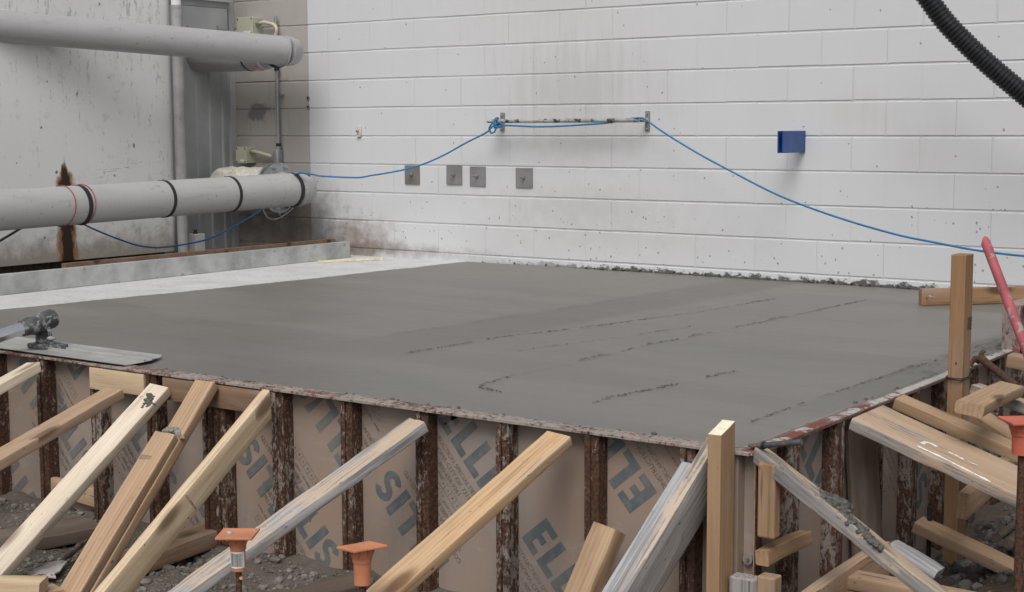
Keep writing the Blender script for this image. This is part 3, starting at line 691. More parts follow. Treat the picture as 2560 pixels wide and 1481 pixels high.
# ================================================================== BLUE CORD
def cord():
    t = empty('extension_cable', (BL.x, BY, BZ-.05), 'blue extension cord tied to the bar and sagging to the right', 'cord')
    c0 = LPc
    P = [px(*R1(1515, 916), -.18), pd(*R1(1535, 905), 10.55), pd(*R1(1565, 902), 10.55), pd(*R1(1620, 908), 10.6)]
    for q in ((0, 917), (80, 922), (150, 925), (210, 925), (270, 914), (330, 905), (440, 884), (540, 855), (650, 806), (760, 745), (850, 700)):
        k = max(0, (q[0])/850); P.append(py(*R2(*q), -.32+.19*min(1, k*1.1)))
    P.append(py(*R2(885, 678), BY-.01))
    P = spline(P, 6)
    tube('cord', P, .0058, M_CORD, t, 8)
    P = [px(*R1(1518, 914), -.175), pd(*R1(1560, 900), 10.56), pd(*R1(1595, 907), 10.56), pd(*R1(1612, 918), 10.6)]
    tube('cord_end', spline(P, 6), .0055, M_CORD, t, 8)
    # knot round the end of the bar
    kx, kz = BL.x+.02, BZ; pts = []
    for k in range(70):
        a = k/69*2*math.pi*3.4
        pts.append((kx+.004*k/10+.006*math.sin(a*.7), BY+.023*math.cos(a), kz-.012-.026*math.sin(a)-.012*math.sin(a*.5)))
    tube('knot', pts, .0058, M_CORD, t, 8)
    lp = [py(*R2(x, y), BY-.02) for x, y in ((890, 690), (880, 672), (893, 648), (912, 640), (917, 665), (905, 690), (888, 692), (884, 676), (905, 655), (935, 640), (948, 652), (930, 664), (908, 655))]
    tube('loop', spline(lp, 7), .0058, M_CORD, t, 8)
    P = [py(*R2(930, 655), BY-.016), py(*R2(1000, 655), BY-.016), py(*R2(1120, 661), BY-.014), py(*R2(1250, 658), BY-.012), py(*R2(1380, 650), BY-.01), py(*R2(1480, 643), BY-.004), py(*R2(1540, 634), BY+.02), py(*R2(1600, 622), BY+.018), py(*R2(1635, 617), BY-.005), py(*R2(1675, 616), BY-.024), py(*R2(1700, 627), BY-.02)]
    for q in ((0, 692), (170, 796), (340, 888), (600, 1020), (900, 1132), (1200, 1220), (1400, 1262), (1600, 1300), (1750, 1321), (1875, 1334), (2050, 1345)):
        P.append(py(*R3(*q), BY-.02-.0003*q[0]))
    tube('cord', spline(P, 6), .0058, M_CORD, t, 8)
cord()
P = [px(*R1(x, y), -.14) for x, y in ((400, 1130), (435, 1168), (550, 1220), (640, 1254), (710, 1277), (790, 1289), (850, 1288), (950, 1275), (1080, 1247), (1200, 1190), (1280, 1145), (1350, 1100), (1390, 1060))]
tag(tube('extension_cable', spline(P, 6), .006, M_CORD, None, 8), 'blue cord sagging below the lower pipe in front of the tank', 'cord')

# ================================================================== HOSE
def hose():
    Zq = lambda x, y: (2160+x/4.2875, y/4.2875)
    pts = [pd(*Zq(x, y), 7.55) for x, y in ((420, -420), (560, -200), (697, 0), (872, 235), (1095, 468), (1345, 703), (1608, 925), (1715, 1015), (1950, 1200), (2300, 1420))]
    pts = spline(pts, 60); r0 = 52/2560*0+.0535; seg = 28
    L = [0]
    for a_, b_ in zip(pts[:-1], pts[1:]): L.append(L[-1]+(b_-a_).length)
    tot = L[-1]; pitch = .0215; per = 8; n = int(tot/pitch*per); Q = []; rad = []
    j = 0
    for k in range(n+1):
        sx = tot*k/n
        while j < len(L)-2 and L[j+1] < sx: j += 1
        f = (sx-L[j])/max(1e-9, L[j+1]-L[j]); Q.append(pts[j].lerp(pts[j+1], f))
        ph = (k % per)/per; rad.append(r0*(1.0 if ph in (.25, .375, .5, .625) else .955 if ph in (.125, .75) else .895))
    tag(tube('corrugated_hose', Q, rad, M_HOSE, None, seg), 'thick black corrugated hose hanging in the upper right corner', 'hose')
hose()

# ================================================================== OLD SLAB, CHANNEL, BOARDS BEHIND IT
tag(box('old_slab', .20, 1.42, -4.36, .0, -.30, -.054, M_OLD, None, 0), 'older white concrete strip between the channel and the fresh slab', 'slab', kind='structure')
def channel():
    bm = bmesh.new(); bx(bm, .328, .334, -6., -.17, -.052, .062, .001); bx(bm, .275, .3278, -6., -.17, .0555, .0615, .001); bx(bm, .275, .3278, -6., -.17, -.052, -.046, .001)
    tag(bmobj('metal_channel', bm, M_ALU), 'long dull metal channel standing along the white strip', 'channel')
channel()
A = px(*R1(330, 1376), .05); B = px(*R1(1240, 1283), .05)
def backboard():
    bm = bmesh.new(); bx(bm, .03, .068, A.y, -.03, -.25, min(A.z, B.z)+.004, .002)
    tag(bmobj('timber_board', bm, W_BROWN), 'dark brown board standing behind the metal channel', 'board')
backboard()
A = pz(796, 657, -.05); B = pz(955, 649, -.05)
def foam():
    d = (B-A); n = 24; V = []; F = []; s_ = d.normalized().cross(Vector((0, 0, 1)))
    for k in range(n+1):
        c = A+d*k/n+Vector((0, 0, .006)); w_ = .010+.004*fbm(Vector((k*.9, 0, 0)), 2); h = .008+.005*fbm(Vector((k*.7, 5, 0)), 2)
        for sx, sz in ((-1, -1), (1, -1), (1, 1), (-1, 1)): V.append(c+s_*w_*sx+Vector((0, 0, h*sz)))
    for k in range(n):
        for q in range(4): q2 = (q+1) % 4; F.append((k*4+q, k*4+q2, k*4+4+q2, k*4+4+q))
    F += [(3, 2, 1, 0), (n*4, n*4+1, n*4+2, n*4+3)]
    tag(meshobj('foam_strip', V, F, M_FOAM), 'thin pale yellow foam strip lying on the white concrete', 'strip')
foam()

# ================================================================== FRESH SLAB
FY, FX = -4.345, 5.592
def slab():
    st = .0125
    xs = np.arange(.80, FX+.001, st); ys = np.arange(FY, -.0005, st); X, Y = np.meshgrid(xs, ys)
    # ragged left edge
    ly = np.array([-4.6, -3.47, -2.81, -1.56, -.06, .1]); lx = np.array([.86, .90, 1.01, 1.138, 1.248, 1.26])
    Zm = np.full(X.shape, -.05)
    def P(*a):
        return [pz(a[i]*1.01587, a[i+1]*1.01587, -.05) for i in range(0, len(a), 2)]
    ridges = [(P(1000, 870, 1080, 857, 1240, 830, 1400, 812, 1720, 770, 1900, 738), .0085, .010, .55), (P(1235, 966, 1180, 955, 1200, 944, 1300, 915, 1420, 893, 1600, 850, 1900, 790, 2130, 740), .012, .012, .42),
              (P(1460, 995, 1500, 983, 1530, 975, 1650, 950, 1810, 915), .013, .017, .30), (P(1850, 1040, 1900, 1022, 2000, 985, 2330, 880, 2420, 850, 2500, 825), .0085, .009, .65),
              (P(850, 842, 1000, 818, 1300, 775, 1700, 705), .004, .03, .45), (P(1260, 867, 1500, 835, 1700, 805), .006, .008, .35), (P(150, 812, 430, 790, 700, 755, 1000, 708), .003, .006, .5),
              (P(1600, 980, 1900, 905, 2200, 830), .003, .008, .4), (P(1850, 745, 1900, 738), .010, .02, 1.), (P(1700, 760, 2100, 690), .003, .006, .5), (P(1350, 742, 1700, 690), .002, .006, .6), (P(2350, 880, 2480, 850), .006, .03, .8)]
    r3 = np.random.RandomState(4)
    def vnoise(freq, sd):
        rs = np.random.RandomState(sd); g = rs.rand(260, 260); u = (X*freq) % 258; v_ = ((Y+6)*freq) % 258; i = u.astype(int); j = v_.astype(int); fu = u-i; fv = v_-j
        fu = fu*fu*(3-2*fu); fv = fv*fv*(3-2*fv)
        return (g[i, j]*(1-fu)+g[i+1, j]*fu)*(1-fv)+(g[i, j+1]*(1-fu)+g[i+1, j+1]*fu)*fv
    nz = vnoise(40, 1)*.6+vnoise(78, 2)*.4; n2 = vnoise(6, 3); n3 = vnoise(2.2, 5)
    for pts, h, wd, keep in ridges:
        D = np.full(X.shape, 9.)
        for a_, b_ in zip(pts[:-1], pts[1:]):
            ax, ay, bx_, by = a_.x, a_.y, b_.x, b_.y; L2 = (bx_-ax)**2+(by-ay)**2
            t = np.clip(((X-ax)*(bx_-ax)+(Y-ay)*(by-ay))/L2, 0, 1); D = np.minimum(D, np.hypot(X-ax-t*(bx_-ax), Y-ay-t*(by-ay)))
        D = np.abs(D+(n2-.5)*.012); prof = np.exp(-(D/wd)**2)
        Zm += prof*h*np.clip((nz-.42)*3.2, 0, 1.2)*np.clip((n2-(1-keep)*.7)*4+.1, 0, 1)+prof*h*.16
    Zm += (n3-.5)*.006+(n2-.5)*.0018+(vnoise(16, 8)-.5)*.0008
    # rougher strip beside the right rail and crumbs on it
    stp = np.clip((X-(5.42))/.05, 0, 1)*np.clip((Y+3.3)/.7, 0, 1); Zm += stp*np.clip(nz-.62, 0, 1)*.028
    left = np.interp(Y, ly, lx)+.012*(vnoise(9, 6)-.5)+.008*(vnoise(40, 9)-.5)
    keep = X >= left
    X2 = np.where(keep, X, left); Zm = np.where(X < left, -.0535, Zm)
    ny, nx = X.shape; V = np.stack([X2, Y, Zm], -1).reshape(-1, 3).tolist(); F = []
    kk = (X >= left-st*1.5)
    for j in range(ny-1):
        row = kk[j] & kk[j+1]
        for i in np.nonzero(row[:-1] & row[1:])[0]: a_ = j*nx+int(i); F.append((a_, a_+1, a_+nx+1, a_+nx))
    o = o_slab = tag(meshobj('concrete_slab', V, F, M_SLAB, None, True), 'freshly poured grey concrete slab with screed ridges', 'slab', kind='structure')
    bm = bmesh.new(); bmesh.ops.delete(bm, geom=[], context='VERTS'); bx(bm, 1.45, FX-.002, FY+.002, -.004, -.66, -.062, 0)
    bmobj('slab_body', bm, M_SLAB, o)
    # wet lumps left along the foot of the wall
    pts = []; rd = []
    for k in range(150):
        x = 1.35+rng.random()**.8*3.2
        pts.append((x, -.006, -.05+rng.random()**2*.018)); rd.append(rng.uniform(.003, .009)*(1.2 if 2.4 < x < 4 else .75))
    tag(lumps('edge_lumps', pts, rd, M_MORTAR, o_slab, 5, sub=2), kind='stuff')
    CV = []; CF = []
    ico = bmesh.new(); bmesh.ops.create_icosphere(ico, subdivisions=1, radius=1); iv = [v.co.copy() for v in ico.verts]; jf = [tuple(v.index for v in f.verts) for f in ico.faces]; ico.free()
    for pts_, h, wd, keep in ridges:
        if h < .006: continue
        tl = sum((q-p).length for p, q in zip(pts_[:-1], pts_[1:])); n_ = int(tl*520*min(1, keep+.2)*(h/.010))
        for k in range(n_):
            u = rng.random()*tl; i = 0
            while i < len(pts_)-2 and u > (pts_[i+1]-pts_[i]).length: u -= (pts_[i+1]-pts_[i]).length; i += 1
            c = pts_[i].lerp(pts_[i+1], u/(pts_[i+1]-pts_[i]).length)
            if fbm(Vector((c.x*4.5, c.y*4.5, h*1000)), 3) < -.02-.40*keep: continue
            c = c+Vector((rng.gauss(0, wd*.3), rng.gauss(0, wd*.3), 0)); r = min(.0048, .0010+rng.expovariate(1/.0009)*(h/.010)); o = len(CV)
            sx, sy, sz = rng.uniform(.7, 1.6), rng.uniform(.7, 1.6), rng.uniform(.5, 1.1)
            for v in iv: j = 1+rng.uniform(-.25, .25); CV.append((c.x+v.x*r*sx*j, c.y+v.y*r*sy*j, -.047+r*.3+v.z*r*sz*j))
            for f in jf: CF.append(tuple(q+o for q in f))
    cr = meshobj('crumbs', CV, CF, M_CRUMB, o_slab); tag(cr, kind='stuff')
    pts = []; rd = []
    for k in range(28):
        x = rng.uniform(2.4, 5.55); pts.append((x, FY-.005+rng.uniform(-.02, .02), -.047)); rd.append(rng.uniform(.003, .008)*rng.uniform(.6, 1.2))
    for k in range(30):
        y = rng.uniform(-3.6, -1.8); pts.append((5.60+rng.uniform(-.03, .03), y, -.047)); rd.append(rng.uniform(.003, .009))
    tag(lumps('rail_lumps', pts, rd, M_MORTAR, o_slab, 6, sub=2), kind='stuff')
slab()

# ================================================================== FORM PANELS
FF = -4.42; PY = -4.357            # front of the rails, face of the plywood
RFX = 5.655; PX_ = 5.598
ZT, ZB = -.046, -.70
# ---- lettering: strokes in a unit system (x along reading, y up, cap height 1)
SW = .25
def rect(x0, y0, x1, y1): return [(x0, y0), (x1, y0), (x1, y1), (x0, y1)]
GL = {'E': ([rect(0, 0, SW, 1), rect(SW, 0, .56, SW*.86), rect(SW, 1-SW*.86, .56, 1), rect(SW, .5-SW*.4, .50, .5+SW*.4)], .70),
      'L': ([rect(0, 0, SW, 1), rect(SW, 0, .56, SW*.86)], .66), 'I': ([rect(0, 0, SW, 1)], .36)}
def s_glyph():
    pts = []
    for k in range(13): a = R(20+k*(250-0)/12); pts.append((.31+.21*math.cos(a), .70+.19*math.sin(a)*1.0))
    for k in range(1, 13): a = R(90-k*250/12); pts.append((.31+.21*math.cos(a), .29+.19*math.sin(a)))
    P = [Vector((x, y, 0)) for x, y in pts]; out = []
    for i in range(len(P)-1):
        d0 = (P[min(i+1, len(P)-1)]-P[max(i-1, 0)]).normalized(); d1 = (P[min(i+2, len(P)-1)]-P[i]).normalized(); h = SW*.42
        n0 = Vector((-d0.y, d0.x, 0))*h; n1 = Vector((-d1.y, d1.x, 0))*h
        out.append([tuple((P[i]-n0)[:2]), tuple((P[i+1]-n1)[:2]), tuple((P[i+1]+n1)[:2]), tuple((P[i]+n0)[:2])])
    return out
GL['S'] = (s_glyph(), .68)
def textmesh(txt, size):
    c = bpy.data.curves.new('t', 'FONT'); c.body = txt; c.size = size; o = bpy.data.objects.new('t', c); COL.objects.link(o)
    dg = bpy.context.evaluated_depsgraph_get(); me = bpy.data.meshes.new_from_object(o.evaluated_get(dg))
    V = [v.co.copy() for v in me.vertices]; F = [tuple(p.vertices) for p in me.polygons]
    bpy.data.objects.remove(o); bpy.data.curves.remove(c); bpy.data.meshes.remove(me); return V, F
TX1 = textmesh('CONSTRUCTION SPECIALTIES LTD.', .0235); TX2 = textmesh('OKLAHOMA CITY OK 73118', .0235); TX3 = textmesh('1-800-654-9261', .0235); TX4 = textmesh('www. internet / email', .017)
def prints(origin, eu, ev, en, lst, bounds, big_name, small_name, parent, cap=.125):
    """origin + eu*u + ev*v is the panel plane; lst = (u, v, angle, which letters to show)"""
    VB, FB, VS, FS = [], [], [], []
    pi_ = 0
    def clipadd(V, F, pts3, faces):
        o = len(V)
        for (a_, b_) in pts3: V.append(origin+eu*min(max(a_, bounds[0]), bounds[1])+ev*min(max(b_, bounds[2]), bounds[3])+en*(.0007+.00012*pi_))
        for f in faces:
            if max(abs((pts3[f[(k+1) % len(f)]][0]-pts3[f[k]][0])) for k in range(len(f))) >= 0:
                inside = any(bounds[0] < pts3[i][0] < bounds[1] and bounds[2] < pts3[i][1] < bounds[3] for i in f)
                if inside: F.append(tuple(i+o for i in f))
    for pi_, (u, v_, ang, sub) in enumerate(lst):
        ca, sa = math.cos(ang), math.sin(ang)
        T = lambda x, y: (u+x*ca-y*sa, v_+x*sa+y*ca)
        x = 0
        for chx in 'ELLIS':
            g, adv = GL[chx]
            for q in g: clipadd(VB, FB, [T((x+a_)*cap, b_*cap) for a_, b_ in q], [(0, 1, 2, 3)])
            x += adv
        for (tv, tf), dx, dy in ((TX1, -.03, -.042), (TX2, .0, -.069), (TX3, .10, -.096), (TX4, .02, -.116)):
            clipadd(VS, FS, [T(c.x+dx, c.y+dy) for c in tv], tf)
        # row of small boxes stamped under the lines
        for k in range(6):
            xx = .05+k*.03
            for q in (rect(xx, -.165, xx+.028, -.1638), rect(xx, -.135, xx+.028, -.1338), rect(xx, -.163, xx+.0012, -.136), rect(xx+.011, -.153, xx+.017, -.146)):
                clipadd(VS, FS, [T(*p) for p in q], [(0, 1, 2, 3)])
    if FB: meshobj(big_name, VB, FB, M_INK, parent)
    if FS: meshobj(small_name, VS, FS, M_INKS, parent)
def plypt(fn, x, y): q = py(*fn(x, y), PY); return q.x, q.z
def anch(fn, x, y, ang, letter, frac=(0, 0)):
    """print origin so that the given letter's baseline start sits at the marked point"""
    adv = 0
    for chx in 'ELLIS':
        if chx == letter[0] and (len(letter) == 1 or letter[1] == '2' and adv > .9 or letter[1] == '1'): break
        adv += GL[chx][1]
    u, v_ = plypt(fn, x, y); cap = .125
    return (u-(adv*cap)*math.cos(ang), v_-(adv*cap)*math.sin(ang), ang, '')
D1, D2 = R(-50), R(130)
PR_L = [anch(R6, 262, 1115, D1, 'E'), anch(R6, 1112, 830, D2, 'E'), anch(R5, 1320, 505, D1, 'L1'), anch(R5, 1075, 860, D2, 'I'), anch(R5, 412, 1145, D1, 'I'), anch(R5, 625, 335, D2, 'L2'),
        anch(R4, 185, 400, D2, 'I'), anch(R4, 60, 955, D1, 'L2'), anch(R4, 640, 700, D1, 'L1'), anch(R4, 365, 820, D1, 'S'), anch(R4, 440, 330, D2, 'E'), anch(R4, 1010, 1110, D1, 'L1'), anch(R4, 1290, 760, D2, 'S')]
def rib_l(t, x, w_=.044, grey=False):
    bm = bmesh.new(); bx(bm, x, x+w_*.42, FF+.002, PY+.002, ZB, ZT-.012, .0015); bx(bm, x+w_*.42-.001, x+w_, FF+.010, PY+.002, ZB, ZT-.0115, .003)
    bmobj('rib', bm, M_RIBGREY if grey else M_RIB, t)
    tube('rivet', [(x+w_*.72, FF+.011, ZT-.06), (x+w_*.72, FF+.006, ZT-.06)], .0065, M_RIBGREY, t, 10)
def form_left(x0, x1, ribs, label, prl):
    t = empty('steel_form', ((x0+x1)/2, FF, ZB), label, 'formwork', 'steel framed form panels round the slab')
    box('plywood', x0+.002, x1-.002, PY, PY+.012, ZB, ZT-.003, M_PLY, t, 0)
    # rail: a thin steel flange with a ragged skin of old cement
    n = int((x1-x0)/.012); V = []; F = []
    for k in range(n+1):
        x = x0+(x1-x0)*k/n; j = .0025*fbm(Vector((x*18, 1, 0)), 3); h = .003*max(0, fbm(Vector((x*11, 7, 0)), 4)); bow = .008*math.sin((x-1.8)/3.8*math.pi)
        for y, z in ((FF+.004+j-bow, ZT-.0085), (FF+.004+j-bow, ZT-.001), (FF+.012+j-bow, ZT+h), (FF+.035, ZT+h*1.2), (FY-.006, ZT+h*.6), (FY-.003, ZT-.01), (FY-.006, ZT-.0095)): V.append((x, y, z))
    for k in range(n):
        for q in range(7): q2 = (q+1) % 7; F.append((k*7+q, k*7+q2, k*7+7+q2, k*7+7+q))
    F += [(6, 5, 4, 3, 2, 1, 0), tuple(n*7+q for q in range(7))]
    o = meshobj('rail', V, F, M_RAIL, t); sharp(o)
    for k, x in enumerate(ribs): rib_l(t, x, .046 if x > 4 else .05, k % 3 == 1)
    prints(Vector((0, PY, 0)), Vector((1, 0, 0)), Vector((0, 0, 1)), Vector((0, -1, 0)), prl, (x0+.004, x1-.004, ZB+.01, ZT-.012), 'lettering', 'small_print', t)
form_left(1.35, 3.448, [1.40, 1.756, 2.093, 2.418, 2.757, 3.088, 3.396], 'far steel and plywood form panel behind the pale braces', PR_L)
form_left(3.452, 5.638, [3.458, 3.756, 4.087, 4.42, 4.75, 5.086, 5.418], 'near steel and plywood form panel left of the corner post', PR_L)
def rib_r(t, y, w_=.05):
    bm = bmesh.new(); bx(bm, PX_-.002, RFX-.002, y-w_*.3, y, ZB, ZT-.012, .0015); bmobj('rib', bm, M_RIBR, t)
    bm = bmesh.new(); bx(bm, PX_-.002, RFX-.006, y-w_, y-w_*.3+.001, ZB, ZT-.0125, .003); bmobj('rib_web', bm, M_RIBR, t)
PR_R = []
def form_right(y0, y1, ribs, label):
    t = empty('steel_form', (RFX, (y0+y1)/2, ZB), label, 'formwork', 'steel framed form panels round the slab')
    box('plywood', PX_-.012, PX_, y0+.002, y1-.002, ZB, ZT-.003, M_PLY, t, 0)
    n = int((y1-y0)/.012); V = []; F = []
    for k in range(n+1):
        y = y0+(y1-y0)*k/n; j = .003*fbm(Vector((y*18, 4, 0)), 3); h = .005*max(0, fbm(Vector((y*9, 2, 0)), 4))
        for x, z in ((RFX-.002+j, ZT-.009), (RFX-.002+j, ZT), (RFX-.012+j, ZT+.002+h), (RFX-.03, ZT+.002+h*1.4), (FX+.004, ZT+h), (FX+.002, ZT-.011), (FX+.006, ZT-.0105)): V.append((x, y, z))
    for k in range(n):
        for q in range(7): q2 = (q+1) % 7; F.append((k*7+q, k*7+7+q, k*7+7+q2, k*7+q2))
    F += [(0, 1, 2, 3, 4, 5, 6), tuple(n*7+q for q in range(6, -1, -1))]
    sharp(meshobj('rail', V, F, M_RAILW, t))
    for y in ribs: rib_r(t, y)
    pr = []
    for (yy, zz, ang) in ((-4.08, -.02, D1), (-3.25, -.20, D1), (-2.62, -.15, D1), (-2.1, -.5, D2)):
        if y0 < yy < y1: pr.append((yy, zz, ang, ''))
    prints(Vector((PX_, 0, 0)), Vector((0, 1, 0)), Vector((0, 0, 1)), Vector((1, 0, 0)), pr, (y0+.004, y1-.004, ZB+.01, ZT-.012), 'lettering', 'small_print', t, .15)
s = NT('rail_white_cement', .85, 0, .25); X, Y, Z = s.sep()
n1 = s.noise((9, 9, 9), 1.3, 7, .68); n2 = s.noise(scale=70, det=5)
col = s.mix(n2, (.13, .05, .042), (.22, .075, .062)); w1 = s.mix(n2, (.31, .292, .27), (.48, .465, .445))
far = s.math('MULTIPLY', s.step(Y, -4.0, -3.4), .16)
col = s.mix(s.step(s.math('ADD', n1, far), .54, .60), col, w1); col = s.mix(s.step(s.noise((6, 6, 6), 2.1, 6, .7), .58, .64), col, (.17, .14, .115))
nr = s.noise(scale=22, det=6, rough=.7)
inner = s.step(s.math('ADD', X, s.math('MULTIPLY', s.math('SUBTRACT', nr, .5), .035)), 5.617, 5.609)
col = s.mix(s.math('MULTIPLY', inner, .9), col, s.mix(n2, (.10, .088, .075), (.20, .18, .155)))
col = s.mix(s.math('MULTIPLY', s.step(X, 5.6475, 5.6505), .85), col, s.mix(n2, (.075, .042, .034), (.20, .115, .09)))
s.bump(s.math('ADD', n1, n2), .5, .005); M_RAILW = s.done(col)
form_right(-4.40, -1.95, [-4.10, -3.77, -3.44, -3.115, -2.80, -2.48, -2.16], 'steel and plywood form panel on the right, under the wide plank')
form_right(-1.945, -.30, [-1.85, -1.52, -1.20, -.88], 'steel and plywood form panel at the far end of the right side')
# corner strap and edge
def corner():
    t = empty('corner_strap', (5.645, -4.43, ZB), 'thin rusty steel strap standing at the slab corner', 'strap')
    box('strap', 5.6385, 5.6422, -4.378, -4.345, -.95, -.062, M_PLYEDGE, t, .0006)
    box('edge_bar', 5.6425, 5.6478, -4.380, -4.340, -.95, -.05, M_STAKE, t, .001)
    tube('washer', [py(1870, 1398.5, -4.372)+Vector((0, -.004, 0)), py(1870, 1398.5, -4.372)+Vector((0, .02, 0))], .0155, M_PLATE, t, 24)
    q = py(1870, 1398.5, -4.378); tube('screw', [q+Vector((0, .01, 0)), q+Vector((0, -.006, 0))], .0045, M_COPPER, t, 10)
M_PLYEDGE = simple('ply_edge', (.36, .25, .17), .8, var=.3, scale=30)
corner()
def rebar():
    A = pd(*R7(300, 543), 4.26); B = pd(*R7(612, 516), 4.16); n = 120; d = (B-A); pts = [A+d*k/n for k in range(n+1)]
    rad = [.0072+(.0016 if k % 4 < 2 else 0) for k in range(n+1)]
    t = empty('rebar_stub', A, 'short dark ribbed rebar stub poking out at the slab corner', 'rebar')
    tube('bar', pts, rad, M_REBAR, t, 14); c = A+d*.22
    for k in range(3): u = d.normalized(); tube('tie_wire', [c+u*(.004*k)+Vector((0, math.cos(a)*.0105, math.sin(a)*.0105)) for a in [i/12*6.28 for i in range(13)]], .0015, M_BLACK, t, 6, False)
    lumps('mortar', [A+Vector((-.004, 0, .002))], [.0085], M_MORTAR, t, 3, sub=2)
rebar()

# ================================================================== TIMBER
def axes(d, roll):
    d = Vector(d).normalized(); s_ = d.cross(Vector((0, 0, 1))).normalized(); n = s_.cross(d)
    return d, s_*math.cos(roll)+n*math.sin(roll), -s_*math.sin(roll)+n*math.cos(roll)
def beam(name, label, A, d, roll, w_, t_, L, mat, side=1, cut=None, start=0., bev=.003, wear=.0012, cat='brace', group=None, bow=.004, cutb=None, parent=None):
    d, P, Q = axes(d, R(roll)); P = P*side; A = Vector(A)
    Yv = Q.cross(d); sg = 1 if Yv.dot(P) > 0 else -1          # local frame: X = d, Y = Yv, Z = Q
    M = Matrix(((d.x, Yv.x, Q.x, A.x), (d.y, Yv.y, Q.y, A.y), (d.z, Yv.z, Q.z, A.z), (0, 0, 0, 1)))
    hw, ht = w_/2, t_/2; prof = []
    nb = 2
    for cx_, cz_, a0 in ((hw-bev, ht-bev, 0), (-hw+bev, ht-bev, 90), (-hw+bev, -ht+bev, 180), (hw-bev, -ht+bev, 270)):
        for k in range(nb+1): a_ = R(a0+90*k/nb); prof.append((cx_+bev*math.cos(a_), cz_+bev*math.sin(a_)))
    prof2 = []
    for i in range(len(prof)):
        p, q = prof[i], prof[(i+1) % len(prof)]; prof2.append(p); dl = math.hypot(q[0]-p[0], q[1]-p[1])
        if dl > .02: prof2 += [(p[0]+(q[0]-p[0])*k/3, p[1]+(q[1]-p[1])*k/3) for k in (1, 2)]
    prof = prof2; n = len(prof); seg = max(4, int(L/.03)); V = []; F = []; sd = rng.random()*90
    ref = sg*hw, ht
    for k in range(seg+1):
        f = k/seg; x = start+(L-start)*f
        for (y, z) in prof:
            e = 0
            if cut and k <= seg:
                v3 = Yv*(y-ref[0])+Q*(z-ref[1]); e = -(v3.y/d.y if cut == 'Y' else v3.x/d.x)*(1-f)
            if cutb == 'Z':
                v3 = Yv*y+Q*z; e += -(v3.z/d.z)*f
            r = 1+wear/max(hw, .01)*0
            nn = wear*fbm(Vector((x*9+sd, y*40, z*40)), 3); nm = wear*fbm(Vector((x*9+sd, y*40+9, z*40)), 3)
            rag = .0016*fbm(Vector((y*120+sd, z*120, 3)), 2) if k in (0, seg) else 0
            V.append((x+e+rag, y+nn+bow*math.sin(f*3.1)*.3, z+nm+bow*math.sin(f*2.6)))
    for k in range(seg):
        for q in range(n): q2 = (q+1) % n; F.append((k*n+q, k*n+q2, k*n+n+q2, k*n+n+q))
    F.append(tuple(range(n-1, -1, -1))); F.append(tuple(seg*n+q for q in range(n)))
    o = meshobj(name, V, F, mat, parent, True, M); sharp(o, 40)
    if label: tag(o, label, cat, group)
    o['_sg'] = sg; del o['_sg']
    return o
G = 'timber braces propping the form'
b1 = beam('timber_brace', 'short pale brace with a big knot at the left edge', (2.49, -4.471, -.075), (-.029, -.941, -.337), -5.7, .089, .038, 1.85, W_PALE, -1, 'Y', group=G)
b2 = beam('timber_brace', 'tan flat brace with a split end below the waler block', (2.971, -4.469, -.135), (.09, -.961, -.261), 1.1, .089, .038, 2.1, W_TAN, -1, None, group=G)
b3 = beam('timber_brace', 'pale brace with a grey mortar splat near its top', (3.198, -4.44, -.102), (.081, -.845, -.529), 7.6, .089, .038, 1.05, W_PALE, -1, None, group=G)
b4a = beam('timber_brace', 'knotty brown brace, the lower one of the doubled pair', (3.457, -4.444, -.057), (.078, -.715, -.695), .5, .089, .038, 1.02, W_TAN, -1, None, group=G)
b4b = beam('timber_brace', 'stamped tan brace lying on top of the knotty one', (3.478, -4.659, -.21), (.075, -.72, -.69), 5, .089, .038, .80, W_TAN, -1, None, group=G)
b5 = beam('timber_brace', 'fresh yellow brace standing on edge with a dark cross mark', (3.78, -4.448, -.084), (.169, -.871, -.462), -3.7, .038, .089, 1.45, W_FRESH, -1, 'Y', group=G)
b6 = beam('timber_brace', 'weathered grey and peach brace behind the orange cap with sticker', (4.459, -4.448, -.093), (-.233, -.877, -.421), 1., .089, .038, 1.5, W_GREY, -1, None, bev=.006, wear=.003, group=G)
b7 = beam('timber_brace', 'golden clean brace crossing the middle of the form', (5.01, -4.441, -.075), (-.048, -.933, -.357), 5.4, .089, .038, 1.8, W_GOLD, -1, None, bev=.005, group=G)
b8 = beam('timber_stake', 'rough sawn stake with a torn dark side leaning on the form', (5.23, -4.503, -.307), (-.152, -.467, -.871), 10, .089, .06, .55, W_TAN, -1, None, bev=.004, wear=.004, cat='stake')
b9 = beam('timber_brace', 'peach topped grey plank on edge, nailed to the corner post', CAM+(Vector((5.567, -4.52, -.093))-CAM)*1.030, (-.128, -.725, -.676), 7.6, .039, .144, 1.05, W_PEACH, -1, None, start=-.115, group=G)
d, P, Q = axes((-.128, -.725, -.676), R(7.6)); P = -P
b9b = beam('timber_brace', 'silver grey plank on edge, left of the peach topped one', CAM+(Vector((5.567, -4.52, -.093))-CAM)*1.030-P*.0395-Q*.004, (-.128, -.725, -.676), 7.6, .037, .136, 1.0, W_SILVER, -1, None, start=.02, wear=.002, group=G)
b13 = beam('timber_brace', 'grey and tan brace with wet mortar lumps along its top', CAM+(Vector((5.712, -4.452, -.048))-CAM)*1.024, (.875, -.151, -.46), 14.6, .091, .039, 1.17, W_MOTTLE, 1, 'X', start=-.03, bev=.006, wear=.003, group=G)
b14 = beam('timber_plank', 'wide plank with a white painted mark at the right form', (5.675, -3.651, -.061), (.951, -.036, -.308), -2.4, .235, .038, 1.9, W_PLANK, 1, None, bev=.005, wear=.002, cat='plank', group=G)
b15 = beam('timber_brace', 'tan flat brace just behind the wide plank', (5.652, -3.318, -.063), (.95, .035, -.312), -1.4, .089, .038, 1.9, W_TAN2, 1, None, group=G)
